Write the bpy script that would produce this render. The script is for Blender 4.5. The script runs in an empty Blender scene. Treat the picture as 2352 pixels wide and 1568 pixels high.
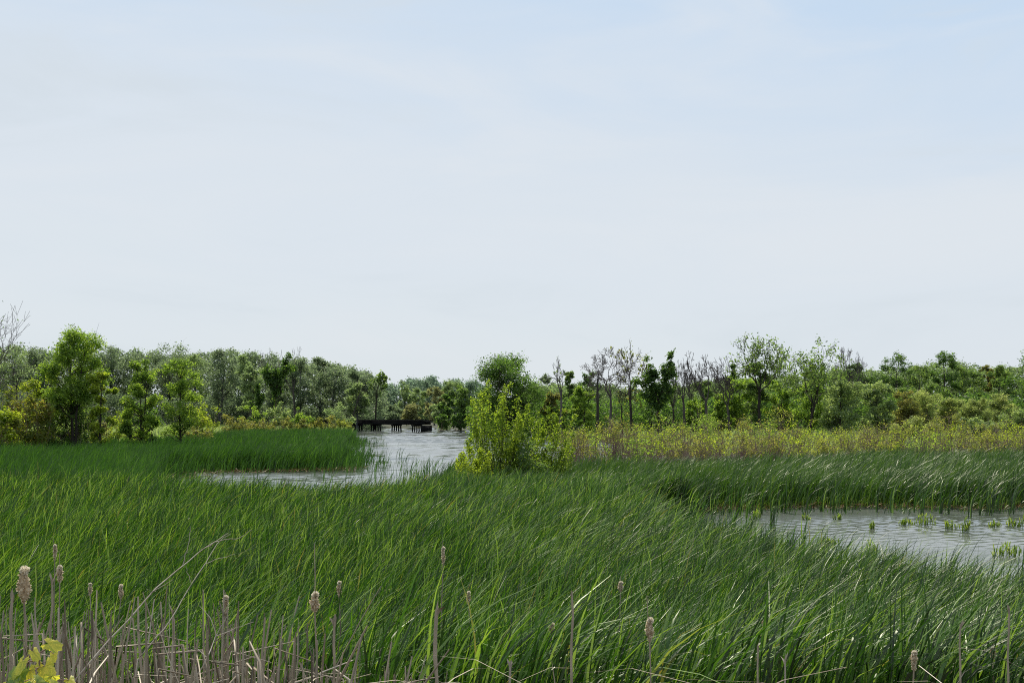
import bpy, math
import numpy as np

# ------------------------------------------------------------------ basics
SC = bpy.context.scene
COL = SC.collection
FOC, CXP, HOR, CAMZ = 2600.0, 1176.0, 950.0, 4.5     # survey constants: focal length, centre and horizon of the view, eye height (m)


def wx(px, d):
    return (px - CXP) / FOC * d


def wz(py, d):
    return CAMZ - (py - HOR) / FOC * d


def smooth(a, b, v):
    t = np.clip((v - a) / (b - a), 0, 1)
    return t * t * (3 - 2 * t)


def ground(x, y):
    """height of the dry / boggy ground: a road bank under the viewer falling to the marsh"""
    y = np.asarray(y, float)
    x = np.asarray(x, float)
    bank = 2.9 * (1 - smooth(1.0, 15.0, y))
    return bank + 0.05 + 0.35 * smooth(95, 170, y) + 0.02 * np.sin(x * 0.9 + y * 0.37)


WATER_A = np.array([(-25.5, 83), (-23, 72), (-18, 57), (-14.5, 47.5), (-10, 46.5), (-5.6, 46), (-3.9, 52), (-4.2, 65), (-4.2, 85), (-2, 98), (8, 108), (13, 140), (19, 210),
                    (17, 268), (-6, 281), (-17, 285), (-20, 300), (-20, 345), (-46, 345), (-49, 300), (-40, 262), (-34, 234), (-24, 170), (-20, 130),
                    (-14.6, 99), (-13.6, 91), (-15.4, 89.3), (-20, 88.4), (-24.5, 86.5)], float)
WATER_B = np.array([(8.8, 52.5), (5.8, 49), (4.3, 42), (4.2, 34), (5.0, 29), (6.4, 25.3), (8.6, 21.8), (13, 19.5), (40, 17), (64, 30), (64, 57), (30, 54.5), (18, 53.2), (12, 54)], float)


def poly_in_dist(P, x, y):
    """inside test and distance to the outline of polygon P"""
    inside = np.zeros(x.shape, bool)
    dist = np.full(x.shape, 1e9)
    n = len(P)
    for i in range(n):
        x0, y0 = P[i]
        x1, y1 = P[(i + 1) % n]
        c = (y0 > y) != (y1 > y)
        xi = (x1 - x0) * (y - y0) / ((y1 - y0) if y1 != y0 else 1e-9) + x0
        inside ^= c & (x < xi)
        ex, ey = x1 - x0, y1 - y0
        t = np.clip(((x - x0) * ex + (y - y0) * ey) / (ex * ex + ey * ey), 0, 1)
        dist = np.minimum(dist, np.hypot(x - x0 - t * ex, y - y0 - t * ey))
    return inside, dist


def wobble(x, y):
    return (x + 0.5 * np.sin(y * 0.55 + 1.3) + 0.3 * np.sin(y * 1.7 + x) + 0.2 * np.sin(x * 3.1),
            y + 0.6 * np.sin(x * 0.62 + .4) + 0.3 * np.sin(x * 1.9 - y) + 0.2 * np.sin(x * 4.3))


def water_depth(x, y):
    """signed distance: positive inside open water, negative on land"""
    xx, yy = wobble(x, y)
    s = None
    for P in (WATER_A, WATER_B):
        i, d = poly_in_dist(P, xx, yy)
        v = np.where(i, d, -d)
        s = v if s is None else np.maximum(s, v)
    return s


# ------------------------------------------------------------------ materials
def new_mat(name):
    m = bpy.data.materials.new(name)
    m.use_nodes = True
    nt = m.node_tree
    nt.nodes.clear()
    return m, nt, nt.nodes.new('ShaderNodeOutputMaterial')


def ramp(nt, stops):
    r = nt.nodes.new('ShaderNodeValToRGB')
    el = r.color_ramp.elements
    while len(el) < len(stops):
        el.new(0.5)
    for e, (p, c) in zip(el, stops):
        e.position = p
        e.color = (*c, 1)
    return r


def leaf_mat(name, stops, trans=0.4, tcol=1.5, gloss=0.06, rough=0.4, hue=(1.15, 1.05, 0.5)):
    """leaf surface: reflects, lets light through, slight waxy shine; colour from the 'rnd' attribute"""
    m, nt, out = new_mat(name)
    N, L = nt.nodes, nt.links
    at = N.new('ShaderNodeAttribute')
    at.attribute_name = 'rnd'
    r = ramp(nt, stops)
    L.new(at.outputs['Fac'], r.inputs[0])
    df = N.new('ShaderNodeBsdfDiffuse')
    L.new(r.outputs[0], df.inputs[0])
    mul = N.new('ShaderNodeMix')
    mul.data_type = 'RGBA'
    mul.blend_type = 'MULTIPLY'
    mul.inputs[0].default_value = 1
    mul.clamp_result = False
    mul.inputs[7].default_value = (tcol * hue[0], tcol * hue[1], tcol * hue[2], 1)
    L.new(r.outputs[0], mul.inputs[6])
    tr = N.new('ShaderNodeBsdfTranslucent')
    L.new(mul.outputs[2], tr.inputs[0])
    mx = N.new('ShaderNodeMixShader')
    mx.inputs[0].default_value = trans
    L.new(df.outputs[0], mx.inputs[1])
    L.new(tr.outputs[0], mx.inputs[2])
    gl = N.new('ShaderNodeBsdfGlossy')
    gl.inputs['Roughness'].default_value = rough
    gl.inputs['Color'].default_value = (0.97, 0.97, 0.82, 1)
    m2 = N.new('ShaderNodeMixShader')
    m2.inputs[0].default_value = gloss
    L.new(mx.outputs[0], m2.inputs[1])
    L.new(gl.outputs[0], m2.inputs[2])
    L.new(m2.outputs[0], out.inputs[0])
    return m


def bark_mat(name, c1, c2, scale=3.0, rough=0.9):
    m, nt, out = new_mat(name)
    N, L = nt.nodes, nt.links
    tc = N.new('ShaderNodeTexCoord')
    mp = N.new('ShaderNodeMapping')
    mp.inputs['Scale'].default_value = (1, 1, 0.25)
    L.new(tc.outputs['Object'], mp.inputs[0])
    nz = N.new('ShaderNodeTexNoise')
    nz.inputs['Scale'].default_value = scale
    nz.inputs['Detail'].default_value = 5
    L.new(mp.outputs[0], nz.inputs['Vector'])
    r = ramp(nt, [(0.3, c1), (0.7, c2)])
    L.new(nz.outputs['Fac'], r.inputs[0])
    b = N.new('ShaderNodeBsdfPrincipled')
    b.inputs['Roughness'].default_value = rough
    b.inputs['Specular IOR Level'].default_value = 0.15
    L.new(r.outputs[0], b.inputs['Base Color'])
    L.new(b.outputs[0], out.inputs[0])
    return m


M = {}
# reeds
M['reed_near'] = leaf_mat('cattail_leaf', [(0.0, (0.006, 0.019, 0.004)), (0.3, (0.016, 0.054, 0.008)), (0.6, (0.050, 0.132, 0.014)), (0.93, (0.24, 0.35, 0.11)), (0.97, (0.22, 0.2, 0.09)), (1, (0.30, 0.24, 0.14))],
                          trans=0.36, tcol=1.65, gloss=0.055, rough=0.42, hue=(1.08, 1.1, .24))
M['reed_left'] = leaf_mat('cattail_leaf_shore', [(0.0, (0.010, 0.036, 0.008)), (0.5, (0.032, 0.092, 0.015)), (0.9, (0.080, 0.178, 0.026)), (1, (0.18, 0.24, 0.07))],
                          trans=0.36, tcol=1.6, gloss=0.04, rough=0.45, hue=(1.1, 1.1, .4))
M['reed_right'] = leaf_mat('cattail_leaf_pool', [(0.0, (0.009, 0.028, 0.006)), (0.45, (0.030, 0.082, 0.011)), (0.85, (0.084, 0.168, 0.020)), (1, (0.21, 0.28, 0.06))],
                           trans=0.34, tcol=1.5, gloss=0.05, rough=0.42, hue=(1.12, 1.1, .32))
M['dead_reed'] = leaf_mat('dry_cane', [(0.0, (0.10, 0.078, 0.055)), (0.35, (0.29, 0.235, 0.17)), (0.75, (0.48, 0.405, 0.305)), (1, (0.62, 0.55, 0.44))], trans=0.05, tcol=1.0, gloss=0.04, rough=0.5, hue=(1.1, 1, .8))
M['litter'] = leaf_mat('shore_litter', [(0.0, (0.05, 0.03, 0.012)), (0.6, (0.12, 0.065, 0.025)), (0.9, (0.26, 0.18, 0.09)), (1, (0.6, 0.5, 0.36))], trans=0.1, gloss=0.03)
# foliage of trees and shrubs
PAL = {
    'mid':    [(0.0, (0.020, 0.036, 0.013)), (0.5, (0.044, 0.074, 0.023)), (1, (0.088, 0.128, 0.038))],
    'dark':   [(0.0, (0.014, 0.030, 0.010)), (0.5, (0.028, 0.056, 0.014)), (1, (0.055, 0.095, 0.022))],
    'bright': [(0.0, (0.036, 0.064, 0.012)), (0.5, (0.078, 0.126, 0.022)), (1, (0.150, 0.200, 0.042))],
    'yellow': [(0.0, (0.070, 0.110, 0.012)), (0.5, (0.150, 0.205, 0.022)), (0.92, (0.230, 0.270, 0.040)), (1, (0.26, 0.19, 0.06))],
    'olive':  [(0.0, (0.050, 0.062, 0.020)), (0.5, (0.100, 0.112, 0.034)), (1, (0.160, 0.150, 0.055))],
    'russet': [(0.0, (0.055, 0.078, 0.016)), (0.55, (0.095, 0.122, 0.022)), (0.85, (0.130, 0.125, 0.032)), (1, (0.17, 0.095, 0.05))],
    'grey':   [(0.0, (0.050, 0.075, 0.040)), (0.5, (0.090, 0.125, 0.062)), (1, (0.140, 0.175, 0.090))],
    'hazy':   [(0.0, (0.055, 0.075, 0.052)), (0.5, (0.088, 0.115, 0.070)), (1, (0.125, 0.155, 0.085))],  # air haze put into the leaf colour of far trees
    'hazylt': [(0.0, (0.065, 0.090, 0.048)), (0.5, (0.105, 0.140, 0.062)), (1, (0.150, 0.185, 0.075))],  # lighter leaf tint with the same distance haze painted in
    'blue':   [(0.0, (0.055, 0.080, 0.070)), (0.5, (0.080, 0.112, 0.090)), (1, (0.110, 0.145, 0.105))],  # farthest crowns: haze painted as a bluish leaf colour
    'tan':    [(0.0, (0.080, 0.084, 0.040)), (0.5, (0.125, 0.130, 0.058)), (1, (0.165, 0.160, 0.075))],
    'ivy':    [(0.0, (0.012, 0.026, 0.008)), (0.6, (0.026, 0.052, 0.012)), (1, (0.055, 0.090, 0.020))],
    'belt':   [(0.0, (0.072, 0.098, 0.026)), (0.45, (0.140, 0.172, 0.040)), (0.85, (0.220, 0.240, 0.062)), (1, (0.22, 0.16, 0.08))],
    'soft':   [(0.0, (0.040, 0.060, 0.026)), (0.5, (0.078, 0.110, 0.044)), (1, (0.125, 0.165, 0.062))],
    'bush':   [(0.0, (0.058, 0.100, 0.012)), (0.5, (0.130, 0.190, 0.022)), (0.93, (0.205, 0.255, 0.042)), (1, (0.24, 0.18, 0.06))],
    'willow': [(0.0, (0.070, 0.090, 0.030)), (0.5, (0.130, 0.155, 0.048)), (1, (0.200, 0.205, 0.075))],
    'shade':  [(0.0, (0.030, 0.044, 0.028)), (0.5, (0.055, 0.074, 0.045)), (1, (0.085, 0.112, 0.06))],  # shadow and haze among the left trunks, put into the leaf colour
    'vine':   [(0.0, (0.10, 0.19, 0.05)), (0.5, (0.30, 0.36, 0.04)), (1, (0.60, 0.55, 0.08))],
    'arrow':  [(0.0, (0.07, 0.12, 0.025)), (0.6, (0.16, 0.25, 0.04)), (1, (0.30, 0.36, 0.08))],
}
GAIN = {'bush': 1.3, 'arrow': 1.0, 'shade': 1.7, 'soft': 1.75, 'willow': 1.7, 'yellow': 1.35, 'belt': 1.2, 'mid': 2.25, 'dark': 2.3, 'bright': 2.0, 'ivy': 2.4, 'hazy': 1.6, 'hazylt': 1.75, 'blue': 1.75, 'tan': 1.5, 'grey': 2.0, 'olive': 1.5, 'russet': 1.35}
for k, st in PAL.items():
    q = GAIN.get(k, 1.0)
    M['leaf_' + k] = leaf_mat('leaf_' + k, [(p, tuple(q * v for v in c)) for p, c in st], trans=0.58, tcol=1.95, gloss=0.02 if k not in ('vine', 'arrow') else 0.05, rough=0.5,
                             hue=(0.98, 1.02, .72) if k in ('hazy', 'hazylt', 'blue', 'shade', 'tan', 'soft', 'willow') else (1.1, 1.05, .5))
M['bark'] = bark_mat('bark_dark', (0.022, 0.019, 0.016), (0.065, 0.055, 0.045))
M['bark_far'] = bark_mat('bark_far', (0.05, 0.052, 0.05), (0.10, 0.098, 0.09), 1.0)  # paler grey bark, distance haze painted into its colour
M['bark_dead'] = bark_mat('bark_dead', (0.06, 0.052, 0.046), (0.15, 0.13, 0.115))
M['twig'] = bark_mat('twig_purple', (0.15, 0.095, 0.082), (0.36, 0.25, 0.215), 2.0)
M['cane'] = bark_mat('cane', (0.20, 0.158, 0.11), (0.50, 0.42, 0.31), 12.0)
M['drywood'] = bark_mat('dry_wood', (0.30, 0.25, 0.19), (0.55, 0.49, 0.40), 14.0)
M['fluff'] = bark_mat('seed_fluff', (0.24, 0.17, 0.12), (0.66, 0.56, 0.44), 45.0, 1.0)
M['tuft'] = bark_mat('seed_tuft', (0.70, 0.62, 0.50), (0.85, 0.80, 0.70), 40.0, 1.0)
M['fluff'] = leaf_mat('seed_fluff', [(0.0, (0.30, 0.225, 0.14)), (0.5, (0.60, 0.50, 0.35)), (1, (0.9, 0.82, 0.66))], trans=0.4, tcol=1.1, gloss=0.0, hue=(1, .95, .85))
M['tuft'] = leaf_mat('seed_tuft', [(0.0, (0.7, 0.62, 0.48)), (1, (0.88, 0.83, 0.72))], trans=0.4, tcol=1.05, gloss=0.0, hue=(1, 1, .95))
M['timber'] = bark_mat('creosoted_timber', (0.004, 0.004, 0.005), (0.013, 0.0125, 0.012), 1.2, 0.9)


def ground_material():
    m, nt, out = new_mat('marsh_soil')
    N, L = nt.nodes, nt.links
    tc = N.new('ShaderNodeTexCoord')
    nz = N.new('ShaderNodeTexNoise')
    nz.inputs['Scale'].default_value = 0.35
    nz.inputs['Detail'].default_value = 8
    L.new(tc.outputs['Object'], nz.inputs['Vector'])
    r = ramp(nt, [(0.3, (0.022, 0.026, 0.012)), (0.5, (0.045, 0.05, 0.02)), (0.7, (0.09, 0.08, 0.035))])
    L.new(nz.outputs['Fac'], r.inputs[0])
    b = N.new('ShaderNodeBsdfPrincipled')
    b.inputs['Roughness'].default_value = 0.95
    L.new(r.outputs[0], b.inputs['Base Color'])
    bp = N.new('ShaderNodeBump')
    bp.inputs['Strength'].default_value = 0.6
    n2 = N.new('ShaderNodeTexNoise')
    n2.inputs['Scale'].default_value = 6
    L.new(tc.outputs['Object'], n2.inputs['Vector'])
    L.new(n2.outputs['Fac'], bp.inputs['Height'])
    L.new(bp.outputs[0], b.inputs['Normal'])
    L.new(b.outputs[0], out.inputs[0])
    return m


def water_material():
    m, nt, out = new_mat('rippled_water')
    N, L = nt.nodes, nt.links
    tc = N.new('ShaderNodeTexCoord')

    def noise(scale, sx, sy, detail, dist=0.0):
        mp = N.new('ShaderNodeMapping')
        mp.inputs['Scale'].default_value = (sx, sy, 1)
        L.new(tc.outputs['Object'], mp.inputs[0])
        nz = N.new('ShaderNodeTexNoise')
        nz.inputs['Scale'].default_value = scale
        nz.inputs['Detail'].default_value = detail
        nz.inputs['Distortion'].default_value = dist
        L.new(mp.outputs[0], nz.inputs['Vector'])
        return nz.outputs['Fac']

    def math_node(op, a, b):
        n = N.new('ShaderNodeMath')
        n.operation = op
        for i, v in enumerate((a, b)):
            if isinstance(v, (int, float)):
                n.inputs[i].default_value = v
            else:
                L.new(v, n.inputs[i])
        return n.outputs[0]
    small = noise(2.6, 0.8, 1.0, 4, 0.6)
    big = noise(0.45, 0.7, 1.0, 3, 0.3)
    patch = noise(0.10, 0.35, 1.0, 3)
    h = math_node('ADD', math_node('MULTIPLY', small, 0.22), math_node('MULTIPLY', big, 0.5))
    pr = N.new('ShaderNodeMapRange')
    pr.inputs['From Min'].default_value = 0.38
    pr.inputs['From Max'].default_value = 0.62
    pr.inputs['To Min'].default_value = 0.35
    pr.inputs['To Max'].default_value = 1.0
    L.new(patch, pr.inputs['Value'])
    bp = N.new('ShaderNodeBump')
    bp.inputs['Distance'].default_value = 0.035
    L.new(pr.outputs[0], bp.inputs['Strength'])
    L.new(h, bp.inputs['Height'])
    b = N.new('ShaderNodeBsdfPrincipled')
    b.inputs['Base Color'].default_value = (0.10, 0.11, 0.095, 1)
    rr = N.new('ShaderNodeMapRange')
    rr.inputs['From Min'].default_value = 0.42
    rr.inputs['From Max'].default_value = 0.60
    rr.inputs['To Min'].default_value = 0.05
    rr.inputs['To Max'].default_value = 0.20
    L.new(noise(0.16, 0.25, 1.0, 4), rr.inputs['Value'])
    L.new(rr.outputs[0], b.inputs['Roughness'])
    b.inputs['IOR'].default_value = 1.55
    L.new(bp.outputs[0], b.inputs['Normal'])
    L.new(b.outputs[0], out.inputs[0])
    return m


M['ground'] = ground_material()
M['water'] = water_material()


# ------------------------------------------------------------------ mesh helpers
class Geo:
    """gathers quads with a per-face random value, then makes one mesh object"""

    def __init__(self):
        self.v, self.f, self.r, self.n = [], [], [], 0

    def add(self, verts, quads, rnd=None):
        if len(quads) == 0:
            return
        self.v.append(np.asarray(verts, np.float32).reshape(-1, 3))
        self.f.append(np.asarray(quads, np.int64).reshape(-1, 4) + self.n)
        self.n += len(self.v[-1])
        k = len(self.f[-1])
        self.r.append(np.full(k, 0.5, np.float32) if rnd is None else np.asarray(rnd, np.float32))

    def build(self, name, mat, parent=None, smooth_faces=False, loc=None):
        V, Fq, R = np.concatenate(self.v), np.concatenate(self.f), np.concatenate(self.r)
        me = bpy.data.meshes.new(name)
        me.vertices.add(len(V))
        me.vertices.foreach_set('co', V.ravel())
        me.loops.add(len(Fq) * 4)
        me.loops.foreach_set('vertex_index', Fq.astype(np.int32).ravel())
        me.polygons.add(len(Fq))
        me.polygons.foreach_set('loop_start', np.arange(0, len(Fq) * 4, 4, dtype=np.int32))
        if smooth_faces:
            me.polygons.foreach_set('use_smooth', np.ones(len(Fq), bool))
        a = me.attributes.new('rnd', 'FLOAT', 'FACE')
        a.data.foreach_set('value', R)
        me.materials.append(mat)
        me.update(calc_edges=True)
        o = bpy.data.objects.new(name, me)
        COL.objects.link(o)
        if parent is not None:
            o.parent = parent
        if loc is not None:
            o.location = loc
        return o


def tag(o, label, cat=None, group=None, kind=None):
    o['label'] = label
    if cat:
        o['category'] = cat
    if group:
        o['group'] = group
    if kind:
        o['kind'] = kind
    return o


def empty(name, loc, label, cat, group=None):
    o = bpy.data.objects.new(name, None)
    o.empty_display_size = 0.3
    COL.objects.link(o)
    o.location = loc
    return tag(o, label, cat, group)


def unit(v):
    return v / np.maximum(np.linalg.norm(v, axis=-1, keepdims=True), 1e-9)


def tubes(geo, lines, sides=5, rnd=None):
    """lines: list of (points n x 3, radii n); batched by point count"""
    by = {}
    for p, r in lines:
        by.setdefault(len(p), []).append((p, r))
    for n, ls in by.items():
        P = np.array([a for a, _ in ls], float)
        R = np.array([b for _, b in ls], float)
        T = unit(np.gradient(P, axis=1))
        ref = np.where(np.abs(T[..., 2:3]) > 0.9, np.array([1.0, 0, 0]), np.array([0, 0, 1.0]))
        A = unit(np.cross(T, ref))
        B = np.cross(T, A)
        th = np.linspace(0, 2 * np.pi, sides, endpoint=False)
        ring = A[:, :, None, :] * np.cos(th)[None, None, :, None] + B[:, :, None, :] * np.sin(th)[None, None, :, None]
        V = P[:, :, None, :] + ring * R[:, :, None, None]
        b = np.arange(len(ls))[:, None, None] * (n * sides)
        i = np.arange(n - 1)[None, :, None] * sides
        k = np.arange(sides)[None, None, :]
        k2 = (k + 1) % sides
        Q = np.stack([b + i + k, b + i + k2, b + i + sides + k2, b + i + sides + k], -1)
        geo.add(V.reshape(-1, 3), Q.reshape(-1, 4), None if rnd is None else np.repeat(np.asarray(rnd), (n - 1) * sides))


def leaf_quads(geo, pos, nrm, size, rng, rnd, aspect=0.55):
    """rhombic leaves"""
    n = len(pos)
    if n == 0:
        return
    nrm = unit(nrm)
    t = unit(np.cross(nrm, rng.normal(size=(n, 3))))
    b = np.cross(nrm, t)
    s = (size * rng.uniform(0.6, 1.4, n))[:, None] if np.isscalar(size) else (size * rng.uniform(0.6, 1.4, n))[:, None]
    fold = nrm * s * 0.18
    V = np.stack([pos - t * s, pos + b * s * aspect + fold, pos + t * s, pos - b * s * aspect + fold], 1)
    Q = np.arange(n * 4).reshape(n, 4)
    geo.add(V.reshape(-1, 3), Q, rnd)


def clump_leaves(geo, C, RC, per, size, rng, squash=0.7, aspect=0.55, up=0.5):
    K = len(C)
    cnt = np.maximum(3, (per * (RC / RC.mean()) ** 2 * rng.uniform(.7, 1.3, K)).astype(int))
    idx = np.repeat(np.arange(K), cnt)
    n = len(idx)
    d = unit(rng.normal(size=(n, 3)))
    rr = rng.uniform(0, 1, n) ** 0.55
    # lumps: pull leaves toward a few sub-centres so that the outline is broken
    off = d * rr[:, None] * RC[idx][:, None] * np.array([1, 1, squash])
    off += rng.normal(size=(n, 3)) * RC[idx][:, None] * 0.24
    pos = C[idx] + off
    nrm = d * 0.6 + np.array([0, 0, up]) + rng.normal(size=(n, 3)) * 0.55
    cr = rng.uniform(0, 1, K)
    rnd = np.clip(0.55 * cr[idx] + 0.45 * rng.uniform(0, 1, n), 0, 1)
    leaf_quads(geo, pos, nrm, size, rng, rnd, aspect)


def curve_line(p0, p1, sag, n, r0, r1, rng, wob=0.03):
    t = np.linspace(0, 1, n)[:, None]
    p0, p1 = np.asarray(p0, float), np.asarray(p1, float)
    L = np.linalg.norm(p1 - p0)
    mid = (p0 + p1) / 2 + np.array([0, 0, sag * L])
    pts = (1 - t) ** 2 * p0 + 2 * t * (1 - t) * mid + t ** 2 * p1
    w = rng.normal(size=(n, 3)) * wob * L
    w[0] = w[-1] = 0
    return pts + w, np.linspace(r0, r1, n)


def grow(rng, levels=5, spread=0.6, trunk=0.42, kids=(2, 3), upw=0.05, curl=0.15, r0=0.02, fork0=3, first=0.7):
    """branching skeleton of unit height; returns lines, tips and the direction at each tip"""
    lines, tips = [], []

    def rec(p, d, length, rad, lvl):
        pts = [p]
        n = 5 if lvl < 3 else 3
        for _ in range(n - 1):
            d = unit(d + rng.normal(size=3) * curl * (0.6 if lvl == 0 else 1.5) + np.array([0, 0, upw if lvl else 0]))
            p = p + d * length / (n - 1)
            pts.append(p)
        r1 = rad * (0.72 if lvl < levels else 0.4)
        lines.append((np.array(pts), np.linspace(rad, r1, n)))
        if lvl >= levels - 1:
            tips.append(p)
        if lvl == levels:
            return
        nk = fork0 if lvl == 0 else rng.integers(kids[0], kids[1] + 1)
        a0 = rng.uniform(0, 2 * np.pi)
        side = unit(np.cross(d, np.array([0.3, 0.9, 0.2])))
        side2 = np.cross(d, side)
        for k in range(nk):
            a = a0 + 2 * np.pi * k / nk + rng.normal() * 0.4
            sp = spread * rng.uniform(0.55, 1.2)
            nd = unit(d + (side * math.cos(a) + side2 * math.sin(a)) * sp)
            rec(p, nd, length * (first * rng.uniform(.85, 1.1) if lvl == 0 else rng.uniform(0.6, 0.86)), r1 * rng.uniform(0.6, 0.8), lvl + 1)
        if lvl >= 1 and rng.uniform() < .6:
            q = pts[n // 2]
            a = rng.uniform(0, 2 * np.pi)
            nd = unit(d + (side * math.cos(a) + side2 * math.sin(a)) * spread * 1.3)
            rec(q, nd, length * 0.6, rad * 0.5, lvl + 1)
    rec(np.zeros(3), np.array([0, 0, 1.0]), trunk, r0, 0)
    return lines, np.array(tips)


def fit(lines, tips, H, W, lean=0.0):
    allp = np.concatenate([p for p, _ in lines])
    zs = H / allp[:, 2].max()
    sx = W / max(1e-6, np.percentile(allp[:, 0], 99.5) - np.percentile(allp[:, 0], .5))
    sc = np.array([sx, sx, zs])
    f = lambda p: p * sc + np.stack([lean * (p[:, 2] * zs / H) ** 1.3 * H, 0 * p[:, 2], 0 * p[:, 2]], 1)
    return [(f(p), r * H) for p, r in lines], f(tips)


# ------------------------------------------------------------------ trees and shrubs
def leafy_tree(name, label, cat, group, x, y, H, W, pal, seed, base=0.3, leaf=0.3, K=34, per=90, lean=0.0, bark='bark', shape='round', trunks=1, dense=1.0):
    rng = np.random.default_rng(seed)
    g0 = float(ground(x, y))
    root = empty(name, (x, y, g0 - 0.1), label, cat, group)
    H = H - g0 + 0.1
    tg, lg = Geo(), Geo()
    # clumps inside an uneven envelope
    zb = base * H
    C = []
    lob = rng.uniform(0, 6.28, 6)
    Hc = H - zb

    def profile(u):
        if shape == 'broad':
            return 0.72 + 0.28 * math.sin(math.pi * min(1, u * 1.05)) if u < .8 else .86 - 1.3 * (u - .8)
        if shape == 'cone':
            return (1 - u) ** 0.75 * 0.95 + 0.12
        if shape == 'umbrella':
            return 0.22 + 0.78 * smooth(0.25, 0.75, u) * math.sqrt(max(0.05, 1 - ((u - .6) / .5) ** 2 * .8))
        if shape == 'round':
            return math.sqrt(max(0.05, 1 - ((u - 0.45) / 0.66) ** 2))
        return math.sqrt(max(0.08, 1 - ((u - 0.45) / 0.60) ** 2)) * .92
    # big lobes carried by the main limbs, small leaf clumps inside each lobe, gaps between
    nl = int(rng.integers(9, 13)) if shape not in ('cone', 'broad') else 18
    for q in range(nl):
        u = min(.96, (q + rng.uniform(0.1, 0.9)) / nl)
        a = q * 2.4 + rng.normal() * .5 + lob[0]
        lr = rng.uniform(.19, .30) * (.8 if shape == 'broad' else 1) * (W + .4 * min(W, Hc)) / 1.4 * (1 if shape != 'cone' else .6 * profile(u) + .36)
        r = max(0.0, W / 2 * profile(u) * rng.uniform(.72, 1.08) - lr * .75)
        c = np.array([r * math.cos(a), r * math.sin(a), zb + u * Hc])
        for _ in range(max(3, K // nl)):
            d = unit(rng.normal(size=3) + np.array([0, 0, .25]))
            C.append(c + d * lr * rng.uniform(0, 1) ** .45 * np.array([1, 1, .72]))
    C = np.array(C)
    C[:, 2] = np.maximum(C[:, 2], zb * .75)
    K = len(C)
    RC = W * rng.uniform(0.065, 0.135, K) * (1.1 if shape != 'cone' else 0.85)
    C[:, 2] = zb + (C[:, 2] - zb) * Hc / ((C[:, 2] + RC * .7).max() - zb)
    ext = np.percentile(np.abs(C[:, 0]) + RC * .8, 97)
    C[:, 0] *= (W / 2) / ext
    C[:, 0] += lean * C[:, 2]
    # trunk(s)
    for k in range(trunks):
        ang = rng.uniform(0, 6.28)
        sp = (0.12 * W if trunks > 1 else 0)
        n = 8
        t = np.linspace(0, 1, n)
        th = H * 0.82
        px_ = lean * t * th + sp * t * math.cos(ang) * 1.6 + np.cumsum(rng.normal(size=n)) * W * 0.012
        py_ = sp * t * math.sin(ang) * 1.6 + np.cumsum(rng.normal(size=n)) * W * 0.012
        px_ -= px_[0]
        py_ -= py_[0]
        r0 = (0.016 * H + 0.03) / (1 if trunks == 1 else 1.5)
        tubes(tg, [(np.stack([px_, py_, t * th], 1), r0 * (1 - 0.85 * t) * (1 + 0.5 * np.exp(-t * 18)))], 7)
        Px, Py = px_, py_
    lines = []
    for c, rc in zip(C, RC):
        hd = math.hypot(c[0] - lean * c[2], c[1])
        z0 = max(zb * 0.55, min(0.8 * H, c[2] - hd * rng.uniform(0.5, 1.1)))
        tt = z0 / (H * 0.82)
        p0 = np.array([np.interp(tt, t, Px), np.interp(tt, t, Py), z0])
        ln = curve_line(p0, c, -0.08, 5, 0.006 * H * (1.05 - tt) + 0.012, 0.012, rng)
        lines.append(ln)
        for _ in range(3):
            e = c + rng.normal(size=3) * rc * 0.7
            lines.append(curve_line(ln[0][3], e, 0, 5, 0.015, 0.006, rng))
    tubes(tg, lines, 4)
    clump_leaves(lg, C, RC, per * dense, leaf, rng)
    # loose leaves that blur the outline and thin inner leaves
    e = C[rng.integers(0, K, int(K * per * 0.12))]
    e = e + rng.normal(size=e.shape) * W * 0.055
    leaf_quads(lg, e, rng.normal(size=e.shape) + np.array([0, 0, .6]), leaf, rng, rng.uniform(0, 1, len(e)))
    tg.build('trunk', M[bark], root, True)
    lg.build('crown', M['leaf_' + pal], root)
    return root


def skeleton_tree(name, label, cat, group, x, y, H, W, seed, leaves=0, pal='mid', leaf=0.2, levels=5, spread=0.6, trunk=0.42, lean=0.0, bark='bark', fork0=3, kids=(2, 3), rmul=1.0, leafzone=(0, 1), first=.42):
    rng = np.random.default_rng(seed)
    g0 = float(ground(x, y))
    root = empty(name, (x, y, g0 - 0.1), label, cat, group)
    H = H - g0 + 0.1
    ls, tips = grow(rng, levels, spread, trunk, kids, r0=0.0155 * rmul, fork0=fork0, first=first)
    ls, tips = fit(ls, tips, H, W * 1.12, lean)
    ls = [(p, np.maximum(r, 0.022 if y > 130 else .010)) for p, r in ls]
    tg, bg = Geo(), Geo()
    tubes(tg, ls[:1], 8)
    tubes(bg, ls[1:], 4)
    tg.build('trunk', M[bark], root, True)
    bg.build('branches', M[bark], root, True)
    if leaves:
        lg = Geo()
        z = tips[:, 2] / H
        T = tips[(z >= leafzone[0]) & (z <= leafzone[1])]
        if len(T):
            i = rng.integers(0, len(T), leaves)
            wt = rng.uniform(0, 1, len(T)) ** 2
            keep = rng.uniform(0, 1, leaves) < 0.25 + 0.75 * wt[i]
            i = i[keep]
            pos = T[i] + rng.normal(size=(len(i), 3)) * W * 0.036
            cr = rng.uniform(0, 1, len(T))
            leaf_quads(lg, pos, rng.normal(size=pos.shape) + np.array([0, 0, .5]), leaf, rng, np.clip(.5 * cr[i] + .5 * rng.uniform(0, 1, len(i)), 0, 1))
            lg.build('crown', M['leaf_' + pal], root)
    return root


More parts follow.
